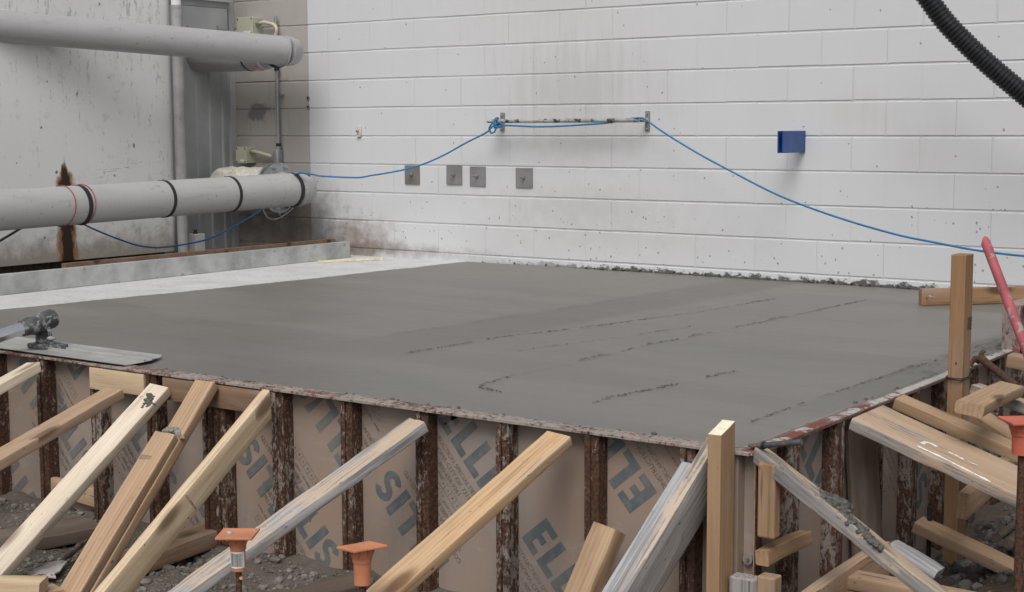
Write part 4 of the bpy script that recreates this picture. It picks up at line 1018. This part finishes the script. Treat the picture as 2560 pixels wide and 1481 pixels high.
b19 = beam('timber_brace', 'grey ended brace passing under the short thick offcut', (5.792, -2.954, -.059), (.971, -.024, -.24), 4.4, .089, .038, 2.2, W_MOTTLE, 1, None, group=G)
b20 = beam('timber_brace', 'square brown brace below the thick offcut, behind the tan brace', (5.697, -2.72, -.20), (.874, -.148, -.463), -3.5, .089, .075, 1.2, W_TAN, 1, None, group=G)
b22 = beam('timber_beam', 'short beam with a knot, its end buried in the dirt', (5.708, -3.253, -.499), (.952, -.003, -.307), -3.6, .089, .038, .55, W_TAN, 1, None, cat='beam')
b26 = beam('timber_beam', 'low tan beam running under the mottled brace at the bottom', (5.798, -4.139, -.448), (1, .007, -.018), .5, .089, .038, .9, W_TAN2, 1, None, cat='beam')
beam('timber_beam', 'tan beam right below the low beam at the bottom edge', (5.83, -4.139, -.489), (1, .007, -.018), .5, .089, .038, .9, W_STAKE, 1, None, cat='beam')
b18 = beam('timber_offcut', 'thick pale offcut with a pencil line lying on the braces', (6.004, -3.636, -.002), (-.10, .985, -.055), -8, .089, .040, .62, W_TAN2, 1, None, bev=.009, cat='offcut')
b21 = beam('timber_beam', 'beam with rough sawn end below the wide plank', (5.928, -3.44, -.363), (-.04, .998, .044), -2.6, .038, .089, .55, W_TAN, 1, None, bev=.005, cat='beam')
b25 = beam('timber_board', 'tan board on edge along the foot of the right form', (5.835, -4.45, -.47), (-.03, .998, 0), 0, .038, .12, .62, W_TAN2, 1, None, cat='board')
b12 = beam('timber_block', 'horizontal block with bright sawn end right of the corner strap', (5.684, -4.414, -.344), (.02, .97, -.02), 4, .042, .044, .28, W_STAKE, 1, None, bev=.004, cat='block')
# corner stake posts
def postbox(name, label, x0, x1, y0, y1, z0, z1, mat, cat='post', bev=.003, notch=None, lean=0, topmat=False):
    bm = bmesh.new(); bx(bm, x0, x1, y0, y1, z0, z1, bev)
    bmesh.ops.bisect_plane(bm, geom=bm.verts[:]+bm.edges[:]+bm.faces[:], plane_co=(0, (y0+y1)/2, 0), plane_no=(0, 1, 0))
    for v in bm.verts:
        if notch and v.co.z > z1-.01 and v.co.y > (y0+y1)/2-.004: v.co.z += notch*(.45 if v.co.y < (y0+y1)/2+.004 else 1)
        v.co.x += lean*(v.co.z-z0)
    zc = Vector(((x0+x1)/2, (y0+y1)/2, z0))
    # local frame with X up the post so that the grain runs upright
    Mx = Matrix(((0, 0, -1, zc.x), (0, 1, 0, zc.y), (1, 0, 0, zc.z), (0, 0, 0, 1))); bm.transform(Mx.inverted())
    o = bmobj(name, bm, mat, None, False, Mx); tag(o, label, cat)
    if topmat:
        o.data.materials.append(W_PALE2)
        for p in o.data.polygons:
            if p.normal.x > .6: p.material_index = 1
    return o
postbox('timber_post', 'tall tan stake at the slab corner with bright broken top', 5.558, 5.600, -4.512, -4.424, -1.0, .018, W_STAKE, notch=.026, topmat=True)
q0 = py(1895, 1160, -4.42); q1 = py(1949, 1165, -4.39); qb = py(1920, 1349, -4.42)
postbox('timber_block', 'upright block with a nail hole right of the corner strap', 5.668, q1.x, -4.418, -4.378, qb.z, py(1920, 1160, -4.42).z, W_STAKE, 'block', .006)
for (u0, u1, v0, lb, Yy, mat) in ((1822, 1888, 1443, 'short stake with grey stained face at the bottom, left of strap', -4.47, W_PEACH), (1891, 1936, 1443, 'short clean stake at the bottom, right of strap', -4.46, W_STAKE)):
    a_ = py(u0, v0, Yy); b_ = py(u1, v0, Yy); postbox('timber_stake', lb, a_.x, b_.x, Yy, Yy+.05, -1.0, a_.z+.004, mat, 'stake', .005)
a_ = px(2371.4, 650, 5.80)
pl = px(2405, 1000, 5.795); pr_ = px(2423.5, 1000, 5.795)
tp = postbox('timber_post', 'tall tan post with a wire tie on the right side', 5.742, 5.795, pl.y-.003, pl.y+.078, -.95, px(2400, 641, 5.79).z, W_POST)
PT_Y0, PT_Y1 = pl.y-.003, pl.y+.078
q = px(2395, 955, 5.80)
def wire_tie():
    t = empty('wire_tie', q, 'dark tie wire wrapped round the tall post', 'wire'); pts = []
    for lp in range(2):
        for (x, y) in ((5.739, PT_Y0-.004), (5.798, PT_Y0-.004), (5.799, PT_Y1+.004), (5.739, PT_Y1+.004)): pts.append((x, y, q.z+.006*lp-.003*math.sin(y*40)))
    pts.append(pts[0]); tube('wire', spline(pts, 5), .0022, M_BLACK, t, 6)
    c = Vector((5.80, PT_Y0+.045, q.z)); tube('twist', spline([c, c+Vector((.004, .004, .012)), c+Vector((.004, .016, .024)), c+Vector((0, .026, .028))], 5), .0022, M_BLACK, t, 6)
wire_tie()
# wooden walers under the rail
for xa, xb, lb, mat in ((2.762, 3.082, 'pale waler block under the rail, left of the mortar splat', W_FRESH), (3.19, 3.748, 'brown waler block under the rail behind the knotty brace', W_BROWN)):
    beam('timber_waler', lb, (xa, FF+.0165, ZT-.013-.0445), (1, 0, 0), 0, .037, .086, xb-xa, mat, 1, None, cat='waler', bow=0)
# board lying on the slab by the wall
a_ = pz(2300, 763, -.048); b_ = pz(2640, 755, -.048)
dv = (b_-a_); h = (763-722)/FPX*7.73
beam('timber_board', 'brown board on edge lying on the slab near the wall', a_+Vector((0, 0, h/2)), dv, 0, .038, h, dv.length, W_POST, 1, None, cat='board', bow=0)
tube('bent_nail', spline([a_+dv*.06+Vector((0, -.03, h*.45)), a_+dv*.08+Vector((0.01, -.06, h*.6)), a_+dv*.11+Vector((.02, -.055, h*.5))], 5), .003, M_STEEL, None, 8)
tag(bpy.data.objects['bent_nail'], 'bent shiny nail sticking out of the brown board by the wall', 'nail')
# ground boards on the left
def gboard(label, c, ang, w_, t_, L, mat, z, name='timber_board', tilt=0):
    return beam(name, label, (c[0], c[1], z), (math.cos(ang), math.sin(ang), tilt), 0, w_, t_, L, mat, 1, None, cat='board', bev=.004, wear=.002)
a_ = pz(232, 1300, -.63); b_ = pz(0, 1345, -.63); dv = b_-a_
gboard('dirty plank lying on the ground at the far left', (a_.x, a_.y), math.atan2(dv.y, dv.x), .22, .045, 1.1, W_DARK, -.655)
a_ = pz(545, 1330, -.63); b_ = pz(400, 1385, -.63); dv = b_-a_
gboard('red brown board lying on the ground under the yellow brace', (a_.x-.05, a_.y+.03), math.atan2(dv.y, dv.x), .14, .06, .62, W_BROWN, -.648)
a_ = pz(900, 1445, -.65); b_ = pz(780, 1481, -.65); dv = b_-a_
gboard('flat dusty board on the ground behind the second orange cap', (a_.x, a_.y), math.atan2(dv.y, dv.x), .14, .04, .6, W_DARK, -.668)
beam('timber_board', 'light board wedged low between two form ribs at left', (2.475, FF+.025, -.585), (1, .0, -.05), 0, .03, .075, .29, W_TAN, 1, None, cat='board')
a_ = pz(109, 1450, -.585); b_ = pz(0, 1450, -.585)
dv = (b_-a_); dv.z = 0
beam('timber_block', 'sawn block end in the bottom left corner', a_+Vector((0, 0, -.022)), dv, 0, .089, .044, .5, W_FRESH, 1, None, cat='block')
a_ = pz(146, 1470, -.64); b_ = pz(93, 1481, -.64); dv = b_-a_
gboard('thin pale board edge at the bottom left', (a_.x, a_.y), math.atan2(dv.y, dv.x), .09, .03, .5, W_TAN, -.65)
# weathered board and dark stake near the right form
a_ = px(2232, 1362, 5.80); b_ = px(2347, 1436, 5.95)
beam('timber_board', 'grey weathered board leaning low behind the mottled brace', a_, b_-a_, 8, .09, .03, (b_-a_).length, W_SILVER, 1, None, cat='board', wear=.003)
a_ = px(2322, 1352, 5.74)
tube('dark_stake', [(a_.x, a_.y, -.95), (a_.x, a_.y, a_.z+.12)], .0085, M_BLACK, None, 10); tag(bpy.data.objects['dark_stake'], 'thin black steel stake under the short buried beam', 'stake')
a_ = px(*R7(930, 480), PX_+.045); b_ = px(*R7(1000, 1150), PX_+.05)
beam('timber_board', 'dull brown upright board between the ribs of the right form', (PX_+.035, -3.60, -.10), (.03, .12, -1), 0, .02, .15, .56, W_DARK, 1, None, cat='board')
beam('timber_beam', 'pale beam end under the far right rail', px(2524, 900, RFX+.03), (1, .05, -.12), 0, .089, .05, .6, W_TAN2, 1, None, cat='beam')
# white marking on the wide plank, grade stamps, marks
def mark(parent_b, name, polys, mat, zoff):
    V = []; F = []
    for pl_ in polys:
        o = len(V); V += [(x, y, zoff) for x, y in pl_]; F.append(tuple(range(o, o+len(pl_))))
    ob = meshobj(name, V, F, mat); ob.parent = parent_b; return ob
def strip(pts, wd, jit=.15, sd=1):
    r_ = random.Random(sd); out = []; P = spline([(x, y, 0) for x, y in pts], 6)
    for i in range(len(P)-1):
        d_ = (P[i+1]-P[i]).normalized(); n_ = Vector((-d_.y, d_.x, 0)); a0 = wd*(1+jit*r_.uniform(-1, 1)); out.append([tuple((P[i]-n_*a0)[:2]), tuple((P[i+1]-n_*a0)[:2]), tuple((P[i+1]+n_*a0)[:2]), tuple((P[i]+n_*a0)[:2])])
    return out
def local_on(b, u, v_):   # where the line of sight meets the top face of a beam, in its local frame
    Mi = b.matrix_world if b.parent else b.matrix_basis; inv = Mi.inverted(); o = inv @ CAM; dd = inv.to_3x3() @ ray(u, v_)
    return o, dd
def topxy(b, u, v_, zt): o, dd = local_on(b, u, v_); t_ = (zt-o.z)/dd.z; q_ = o+dd*t_; return (q_.x, q_.y)
U4 = lambda x, y: (2080+x/4.861, 940+y/4.861)
U5 = lambda x, y: (2200+x/4.861, 1080+y/4.861)
zt = .0215
L1 = [topxy(b14, *U5(*q_), zt) for q_ in ((690, 180), (640, 150), (560, 125), (510, 145))]
L2 = [topxy(b14, *U5(*q_), zt) for q_ in ((455, 170), (490, 190), (600, 240), (750, 310), (950, 410), (1150, 510), (1340, 605))]
L3 = [topxy(b14, *U5(*q_), zt) for q_ in ((830, 245), (900, 275), (1020, 340))]; L4 = [topxy(b14, *U5(*q_), zt) for q_ in ((1070, 360), (1120, 385), (1190, 412))]
for k_, st_ in enumerate((strip(L1, .007), strip(L2, .0055, .5, 2), strip(L3, .0045, .5, 3), strip(L4, .0025, .5, 4))): mark(b14, 'white_mark', st_, M_WPAINT, zt+.0003*k_)
T2q = lambda x, y: (x/4.861, 1181+y/4.861)
def stamp(b, c, zt, rows, ln, sd, dirx=1):
    r_ = random.Random(sd); polys = []
    for k in range(rows):
        x = 0
        while x < ln:
            l_ = r_.uniform(.003, .009); polys.append(rect(c[0]+x, c[1]+k*.008, c[0]+x+l_, c[1]+k*.008+.0045)); x += l_+.0025
    mark(b, 'grade_stamp', polys, M_STAMP, zt)
c = topxy(b4b, *T2q(1370, 545), .0205); stamp(b4b, (c[0]-.012, c[1]-.028), .0215, 5, .022, 1)
c = topxy(b4b, 370, 1143, .0205); stamp(b4b, (c[0]-.006, c[1]-.03), .0215, 6, .014, 2)
T4q = lambda x, y: (340+x/4.861, 1181+y/4.861)
# cross mark on the side of the yellow brace (local -Y or +Y face)
def sidexy(b, u, v_, yy): o, dd = local_on(b, u, v_); t_ = (yy-o.y)/dd.y; q_ = o+dd*t_; return q_
for sgn in (1, -1):
    q1 = sidexy(b5, *T4q(605, 280), sgn*.0205); q2 = sidexy(b5, *T4q(745, 465), sgn*.0205)
    nrm = b5.matrix_basis.to_3x3() @ Vector((0, sgn, 0))
    if nrm.dot(CAM-b5.location) > 0:
        V = []; F = []
        for k in range(12):
            a0 = q1.lerp(q2, k/12+.01); a1 = q1.lerp(q2, (k+.8)/12); o = len(V); hw = .004*rng.uniform(.5, 1.2); V += [(a0.x-hw, a0.y, a0.z), (a1.x-hw, a1.y, a1.z), (a1.x+hw, a1.y, a1.z), (a0.x+hw, a0.y, a0.z)]; F.append((o, o+1, o+2, o+3))
        meshobj('pencil_mark', V, F, M_STAMP).parent = b5
U7 = lambda x, y: (2310+x/5.832, 820+y/5.832)
q1 = topxy(b18, *U7(1095, 728), .022); q2 = topxy(b18, *U7(1405, 832), .022); mark(b18, 'pencil_mark', strip([q1, q2], .0012), M_INKB, .0225)
q1 = topxy(tp, 0, 0, 1) if False else None
# grade stamp on the tall post
qq = px(*R8(1498, 745), 5.7955); V = []; F = []; r_ = random.Random(9)
for k in range(7):
    y = PT_Y0+.036
    while y < PT_Y1-.004:
        l_ = r_.uniform(.003, .007); z = qq.z+.022-k*.0065; o = len(V); V += [(5.7957, y, z), (5.7957, y+l_, z), (5.7957, y+l_, z+.0042), (5.7957, y, z+.0042)]; F.append((o, o+1, o+2, o+3)); y += l_+.002
o_ = meshobj('grade_stamp', V, F, M_INKB); o_.parent = tp; o_.matrix_parent_inverse = tp.matrix_basis.inverted()

# mortar on braces
def on_top(b, pts, rads, label, seed, mat=None):
    P = [b.matrix_basis @ Vector((x, y, z)) for x, y, z in pts]; o = lumps('mortar_lump', P, rads, mat or M_MORTAR, None, seed, sub=3, amp=.5, freq=48, split=2)
    tag(o, label, 'mortar')
U3 = lambda x, y: (1900+x/4.861, 1080+y/4.861)
pts = []; rd = []
for (x, y, r_) in ((640, 615, .008), (690, 660, .008), (740, 735, .010), (800, 780, .016), (850, 820, .022), (910, 840, .026), (960, 880, .027), (1000, 925, .022), (1030, 990, .012), (1080, 1050, .015), (1130, 1100, .017), (1190, 1130, .016), (1210, 1180, .016), (1270, 1220, .017), (1330, 1280, .015), (1380, 1330, .013), (1440, 1390, .011), (1490, 1430, .009)):
    q_ = topxy(b13, *U3(x, y), .019+r_*.3); pts.append((q_[0], q_[1], .017+r_*.25)); rd.append(r_*.92)
p2 = []; r2_ = []
for i_ in range(len(pts)-1):
    for k_ in range(3):
        f_ = k_/3; p2.append(tuple(pts[i_][q]+(pts[i_+1][q]-pts[i_][q])*f_+(rng.gauss(0, .004) if q < 2 else 0) for q in range(3))); r2_.append((rd[i_]+(rd[i_+1]-rd[i_])*f_)*rng.uniform(.65, 1.05))
pts, rd = p2, r2_
on_top(b13, pts, rd, 'wet grey mortar heaped along the mottled brace', 11)
T3q = lambda x, y: (340+x/4.861, 900+y/4.861)
pts = []; rd = []
for (x, y, r_) in ((170, 425, .011), (185, 450, .012), (165, 465, .012), (145, 480, .013), (190, 480, .012), (165, 500, .012), (140, 515, .011), (180, 525, .010), (155, 545, .010), (120, 500, .008), (105, 520, .007), (95, 545, .006), (130, 560, .007), (80, 575, .006), (60, 600, .005), (75, 440, .006), (60, 425, .005)):
    q_ = topxy(b3, *T3q(x, y), .02); pts.append((q_[0], q_[1], .0165)); rd.append(r_)
on_top(b3, pts, rd, 'grey mortar splat on the pale brace', 12)
pts = []; rd = []
for (x, y, r_) in ((350, 860, .010), (410, 855, .014), (460, 850, .016), (490, 870, .014), (500, 840, .010), (530, 920, .012), (550, 950, .010)):
    q_ = topxy(b4a, *T3q(x, y), .02); pts.append((q_[0], q_[1], .019)); rd.append(r_)
on_top(b4a, pts, rd, 'crumbly mortar caught at the step of the doubled brace', 13, M_MORTAR_DRY)

# ================================================================== CAPPED STAKES
def capped(label, pc, depth, plate_px, sw, cap_mat, sticker=False, yaw=0, tall=.10, tilt=0):
    c = pd(*pc, depth); t = empty('capped_stake', (c.x, c.y, -.68), label, 'stake', 'stakes with orange safety caps'); g = -.95
    hw = plate_px/FPX*depth/2; bm = bmesh.new(); bx(bm, -hw, hw, -hw, hw, -.0035, .0035, .002, 2)
    Mx = Matrix.Translation(c) @ Matrix.Rotation(yaw, 4, 'Z') @ Matrix.Rotation(tilt, 4, 'X')
    cap = bmobj('cap_plate', bm, cap_mat, t, False, Mx); r = sw/FPX*depth/2
    z = c.z
    pts = [(c.x, c.y, z-.003), (c.x, c.y, z-.012), (c.x, c.y, z-.026), (c.x, c.y, z-.028), (c.x, c.y, z-.04), (c.x, c.y, z-.041), (c.x, c.y, z-tall)]
    tube('sleeve', pts, [r*1.34, r*1.32, r*1.22, r*1.14, r*1.08, r, r*.96], cap_mat, t, 28)
    for k in range(8):
        a_ = k/8*6.283+yaw; V = [Vector((math.cos(a_), math.sin(a_), 0))*rr+Vector((c.x, c.y, zz)) for rr, zz in ((r*1.2, z-.003), (hw*.72, z-.0035), (r*1.2, z-.024))]
        n_ = Vector((-math.sin(a_), math.cos(a_), 0))*.0012; VV = [v_+n_ for v_ in V]+[v_-n_ for v_ in V]; meshobj('gusset', VV, [(0, 1, 2), (5, 4, 3), (0, 3, 4, 1), (1, 4, 5, 2), (2, 5, 3, 0)], cap_mat, cap)
    tube('stake', [(c.x, c.y, g), (c.x, c.y, z-tall+.01)], r*.42, M_STAKE, t, 14)
    if sticker:
        V = []; F = []; n = 14; v0 = math.atan2(CAM.y-c.y, CAM.x-c.x); z0, z1 = z-tall*.9, z-tall*.45
        for k in range(n+1):
            a_ = v0-1.25+2.2*k/n; V += [(c.x+math.cos(a_)*r*1.012, c.y+math.sin(a_)*r*1.012, z0), (c.x+math.cos(a_)*r*1.012, c.y+math.sin(a_)*r*1.012, z1)]
        for k in range(n): F.append((2*k, 2*k+2, 2*k+3, 2*k+1))
        st_ = meshobj('sticker', V, F, M_WHITE, t); V = []; F = []; r_ = random.Random(3); a_ = v0-1.1
        while a_ < v0+.55:
            wd = r_.choice((.02, .035, .06)); o = len(V)
            for aa in (a_, a_+wd): V += [(c.x+math.cos(aa)*r*1.022, c.y+math.sin(aa)*r*1.022, z0+.004), (c.x+math.cos(aa)*r*1.022, c.y+math.sin(aa)*r*1.022, z1-.004)]
            F.append((o, o+2, o+3, o+1)); a_ += wd+r_.choice((.025, .05))
        meshobj('barcode', V, F, M_INKB, st_)
        q_ = Vector((c.x, c.y, z-tall-.022))+(CAM-c).normalized()*r*.44+_r*r*.3; tube('nail', [q_-(CAM-c).normalized()*.01, q_+(CAM-c).normalized()*.008], .0045, M_COPPER, t, 8)
        lumps('mortar_spot', [c+_r*(-.02)+Vector((0, 0, .004))-_f*.004, c+_r*.037+Vector((0, 0, .004))+_f*.03], [.009, .006], M_PIPE, cap, 4, sub=2)
capped('orange safety cap with a barcode sticker on a rusty stake', (594, 1336), 3.97, 93, 37, M_ORANGE, True, R(33), .098, R(0))
capped('plain orange safety cap tilted on a stake by the golden brace', (905, 1368), 3.85, 95, 44, M_ORANGE, False, R(70), .098, R(-7))
capped('red orange safety cap cut by the right photo edge', (2560, 1052), 4.05, 98, 56, M_ORANGE_R, False, R(40), .092)

# ================================================================== BULL FLOAT
def bullfloat():
    z = ZT+.004; t = empty('bull_float', (2.2, -4.28, z), 'aluminium bull float resting on the rail with black bracket', 'bull float')
    y0, y1 = -4.415, -4.165; x0, x1 = 1.55, 2.955
    V = []; F = []; prof = [(y0, .007), (y0+.012, .002), (y0+.03, 0), (y1-.03, 0), (y1-.012, .002), (y1, .007)]
    top = [(y1, .009), (y1-.012, .0055), (y1-.03, .0035), (-4.262, .0035), (-4.262, .013), (-4.268, .013), (-4.270, .006), (-4.300, .006), (-4.302, .013), (-4.308, .013), (-4.308, .0035), (y0+.03, .0035), (y0+.012, .0055), (y0, .009)]
    pr = prof+top; n = len(pr)
    for k, x in enumerate((x0, x1)):
        for y, dz in pr: V.append((x-(0.04 if (k and y > -4.27) else 0)*((y+4.27)/.1 if y > -4.27 else 0)*1.4, y, z+dz))
    for k in range(n): k2 = (k+1) % n; F.append((k, k2, n+k2, n+k))
    F.append(tuple(range(n-1, -1, -1))); F.append(tuple(range(n, 2*n))); meshobj('blade', V, F, M_FLOAT, t)
    B = pz(*R4(222, 262), z+.02); H = B.copy(); by = -4.285
    H = py(*R4(205, 130), by); F0 = py(*R4(220, 258), by)
    bm = bmesh.new(); bx(bm, F0.x-.055, F0.x+.055, by-.05, by+.05, z+.0035, z+.026, .008, 2); bx(bm, F0.x+.04, F0.x+.12, by-.02, by+.03, z+.006, z+.028, .006, 2)
    bmobj('bracket_foot', bm, M_FHEAD, t, False)
    neck = spline([(F0.x-.005, by, z+.02), (F0.x-.008, by, z+.06), (H.x-.0, by, H.z-.03), (H.x, by, H.z)], 5)
    tube('bracket_neck', neck, [.034-.010*k/len(neck) for k in range(len(neck))], M_FHEAD, t, 14)
    a_ = pd(*R4(140, 150), 6.17); b_ = pd(*R4(0, 197), 6.07); d_ = (b_-a_).normalized()
    tube('bracket_head', [a_-d_*.125, a_-d_*.115, a_-d_*.06, a_-d_*.055, a_-d_*.02, a_-d_*.018, a_+d_*.03], [.036, .041, .041, .037, .037, .040, .034], M_FHEAD, t, 20)
    tube('handle', [a_-d_*.01, a_+d_*1.6], .027, M_CHROME, t, 8)
    r0 = a_-d_*.105; tube('linkage', [r0+Vector((.0, -.02, -.02)), (F0.x+.06, by-.02, z+.09), (F0.x+.07, by-.015, z+.025)], .008, M_FHEAD, t, 8)
    lumps('knob', [(F0.x+.072, by-.02, z+.052)], [.016], M_FHEAD, t, 2, sub=2, amp=.2); lumps('knob', [(F0.x+.0, by-.045, z+.075)], [.018], M_FHEAD, t, 3, sub=2, amp=.2)
bullfloat()

# ================================================================== RIGHT SIDE ODDS AND ENDS
a_ = pd(2463, 604, 6.05); b_ = pd(2552, 838, 5.75); d_ = (b_-a_).normalized()
t = empty('pink_pipe', b_, 'scuffed red pink pipe leaning at the right edge', 'pipe')
def openpipe():
    V, F = tube_data([a_, a_+d_*.02, a_+d_*.4, b_+d_*.75], .0195, 20, False); n = len(V); V2, F2 = tube_data([a_, a_+d_*.06], .0162, 20, False)
    F = F+[tuple(n+i for i in reversed(f)) for f in F2]
    for k in range(20): k2 = (k+1) % 20; F.append((k2, k, n+k, n+k2))
    # torn mouth
    V = V+V2
    for k in range(20):
        e = .012*math.sin(k/20*6.283*2+1)+.008*(1 if k in (3, 4, 5) else 0)
        V[k] = V[k]+d_*e; V[n+k] = V[n+k]+d_*e
    sharp(meshobj('tube', V, F, M_PINK, t, True))
openpipe()
def hookpin():
    A_ = px(*U7(850, 455), RFX+.03); B_ = A_+Vector((.36, -.05, -.16))*.8
    B_ = pd(*U7(1150, 700), 5.45); A_ = pd(*U7(830, 450), 5.72); d2 = (B_-A_)
    t = empty('steel_pin', B_, 'rusty steel pin with hooked head on the right rail', 'pin'); tube('shaft', [A_, A_+d2*.35, A_+d2*1.6], [.0165, .015, .014], M_STAKE, t, 14)
    tube('hook', spline([A_+Vector((-.004, 0, -.01)), A_+_r*(-.022)+_u*(.0), A_+_r*(-.036)-_u*.02, A_+_r*(-.038)-_u*.034], 6), [.014-.0005*k for k in range(19)], M_STAKE, t, 10)
    tube('hook', spline([A_, A_+_r*.004+_u*.022, A_+_r*.016+_u*.03], 6), [.013-.0006*k for k in range(13)], M_STAKE, t, 10)
hookpin()
a_ = px(2540, 860, 5.66); zt_ = px(2548, 762, 5.66).z
def formend():
    t = empty('form_end', (5.66, a_.y, -.05), 'cement splashed upright form end at the right edge', 'formwork')
    box('plate', 5.60, 5.612, a_.y, a_.y+.35, -.055, zt_, M_FORMEND, t, .001); box('flange', 5.6125, 5.675, a_.y-.001, a_.y+.008, -.055, zt_, M_FORMEND, t, .001); box('cap_flange', 5.6125, 5.675, a_.y+.0085, a_.y+.35, zt_-.008, zt_, M_FORMEND, t, .001)
formend()
# stones and sticks on the right
q_ = pz(2414, 1446, -.60)
tag(lumps('rock', [(q_.x, q_.y, gheight(q_.x, q_.y)+.012)], [.026], M_STONE, None, 21, sub=3, amp=.1, freq=12), 'smooth oval grey stone on the dirt at the lower right', 'rock')
for (u, v_, u2, v2, r_, lb) in ((2492, 1352, 2537, 1318, .016, 'fat dirt covered stick lying in the debris'), (2520, 1368, 2556, 1330, .017, 'second dirt covered stick at the right edge'), (200, 1440, 60, 1470, .0, '')):
    if r_ == 0: continue
    A_ = pz(u, v_, -.57); B_ = pz(u2, v2, -.57); n = 10; pts = [A_.lerp(B_, k/n)+Vector((0, 0, .01)) for k in range(n+1)]
    o = tube('stick', pts, [r_*(1+.25*fbm(Vector((k*.8, r_*99, 0)), 2)) for k in range(n+1)], M_CLOD, None, 12); tag(o, lb, 'stick')
A_ = pz(70, 1420, -.66); B_ = pz(215, 1345, -.66); n = 14
pts = [pz(145+70*k/n, 1415-60*k/n, -.652)+Vector((.004*math.sin(k), 0, .004)) for k in range(n+1)]
tag(tube('stick', pts, [.010+.003*math.sin(k*1.3) for k in range(n+1)], M_CLOD, None, 10), 'muddy stick on the gravel between the pale and tan braces', 'stick')
# torn white paper scrap
def scrap():
    pts = [(65, 1437), (95, 1420), (128, 1410), (150, 1406), (168, 1408), (160, 1416), (150, 1428), (135, 1436), (140, 1444), (118, 1443), (90, 1441)]
    P = [pz(u, v_, -.645) for u, v_ in pts]; c = sum(P, Vector())/len(P); V = []; n = len(P)
    for dz in (0, .006):
        for p in P: V.append((p.x, p.y, -.648+dz+.01*fbm(p*9, 2)))
        V.append((c.x, c.y, -.642+dz))
    F = []
    for k in range(n): k2 = (k+1) % n; F += [(n+1+k, n+1+k2, 2*n+1), (k2, k, n), (k, k2, n+1+k2, n+1+k)]
    tag(meshobj('plywood_scrap', V, F, M_SCRAP), 'torn whitish scrap on the gravel at lower left', 'scrap')
M_SCRAP = simple('scrap_white', (.45, .42, .40), .8, var=.2, scale=14, dirt=(.13, .11, .09), dthr=.56)
scrap()
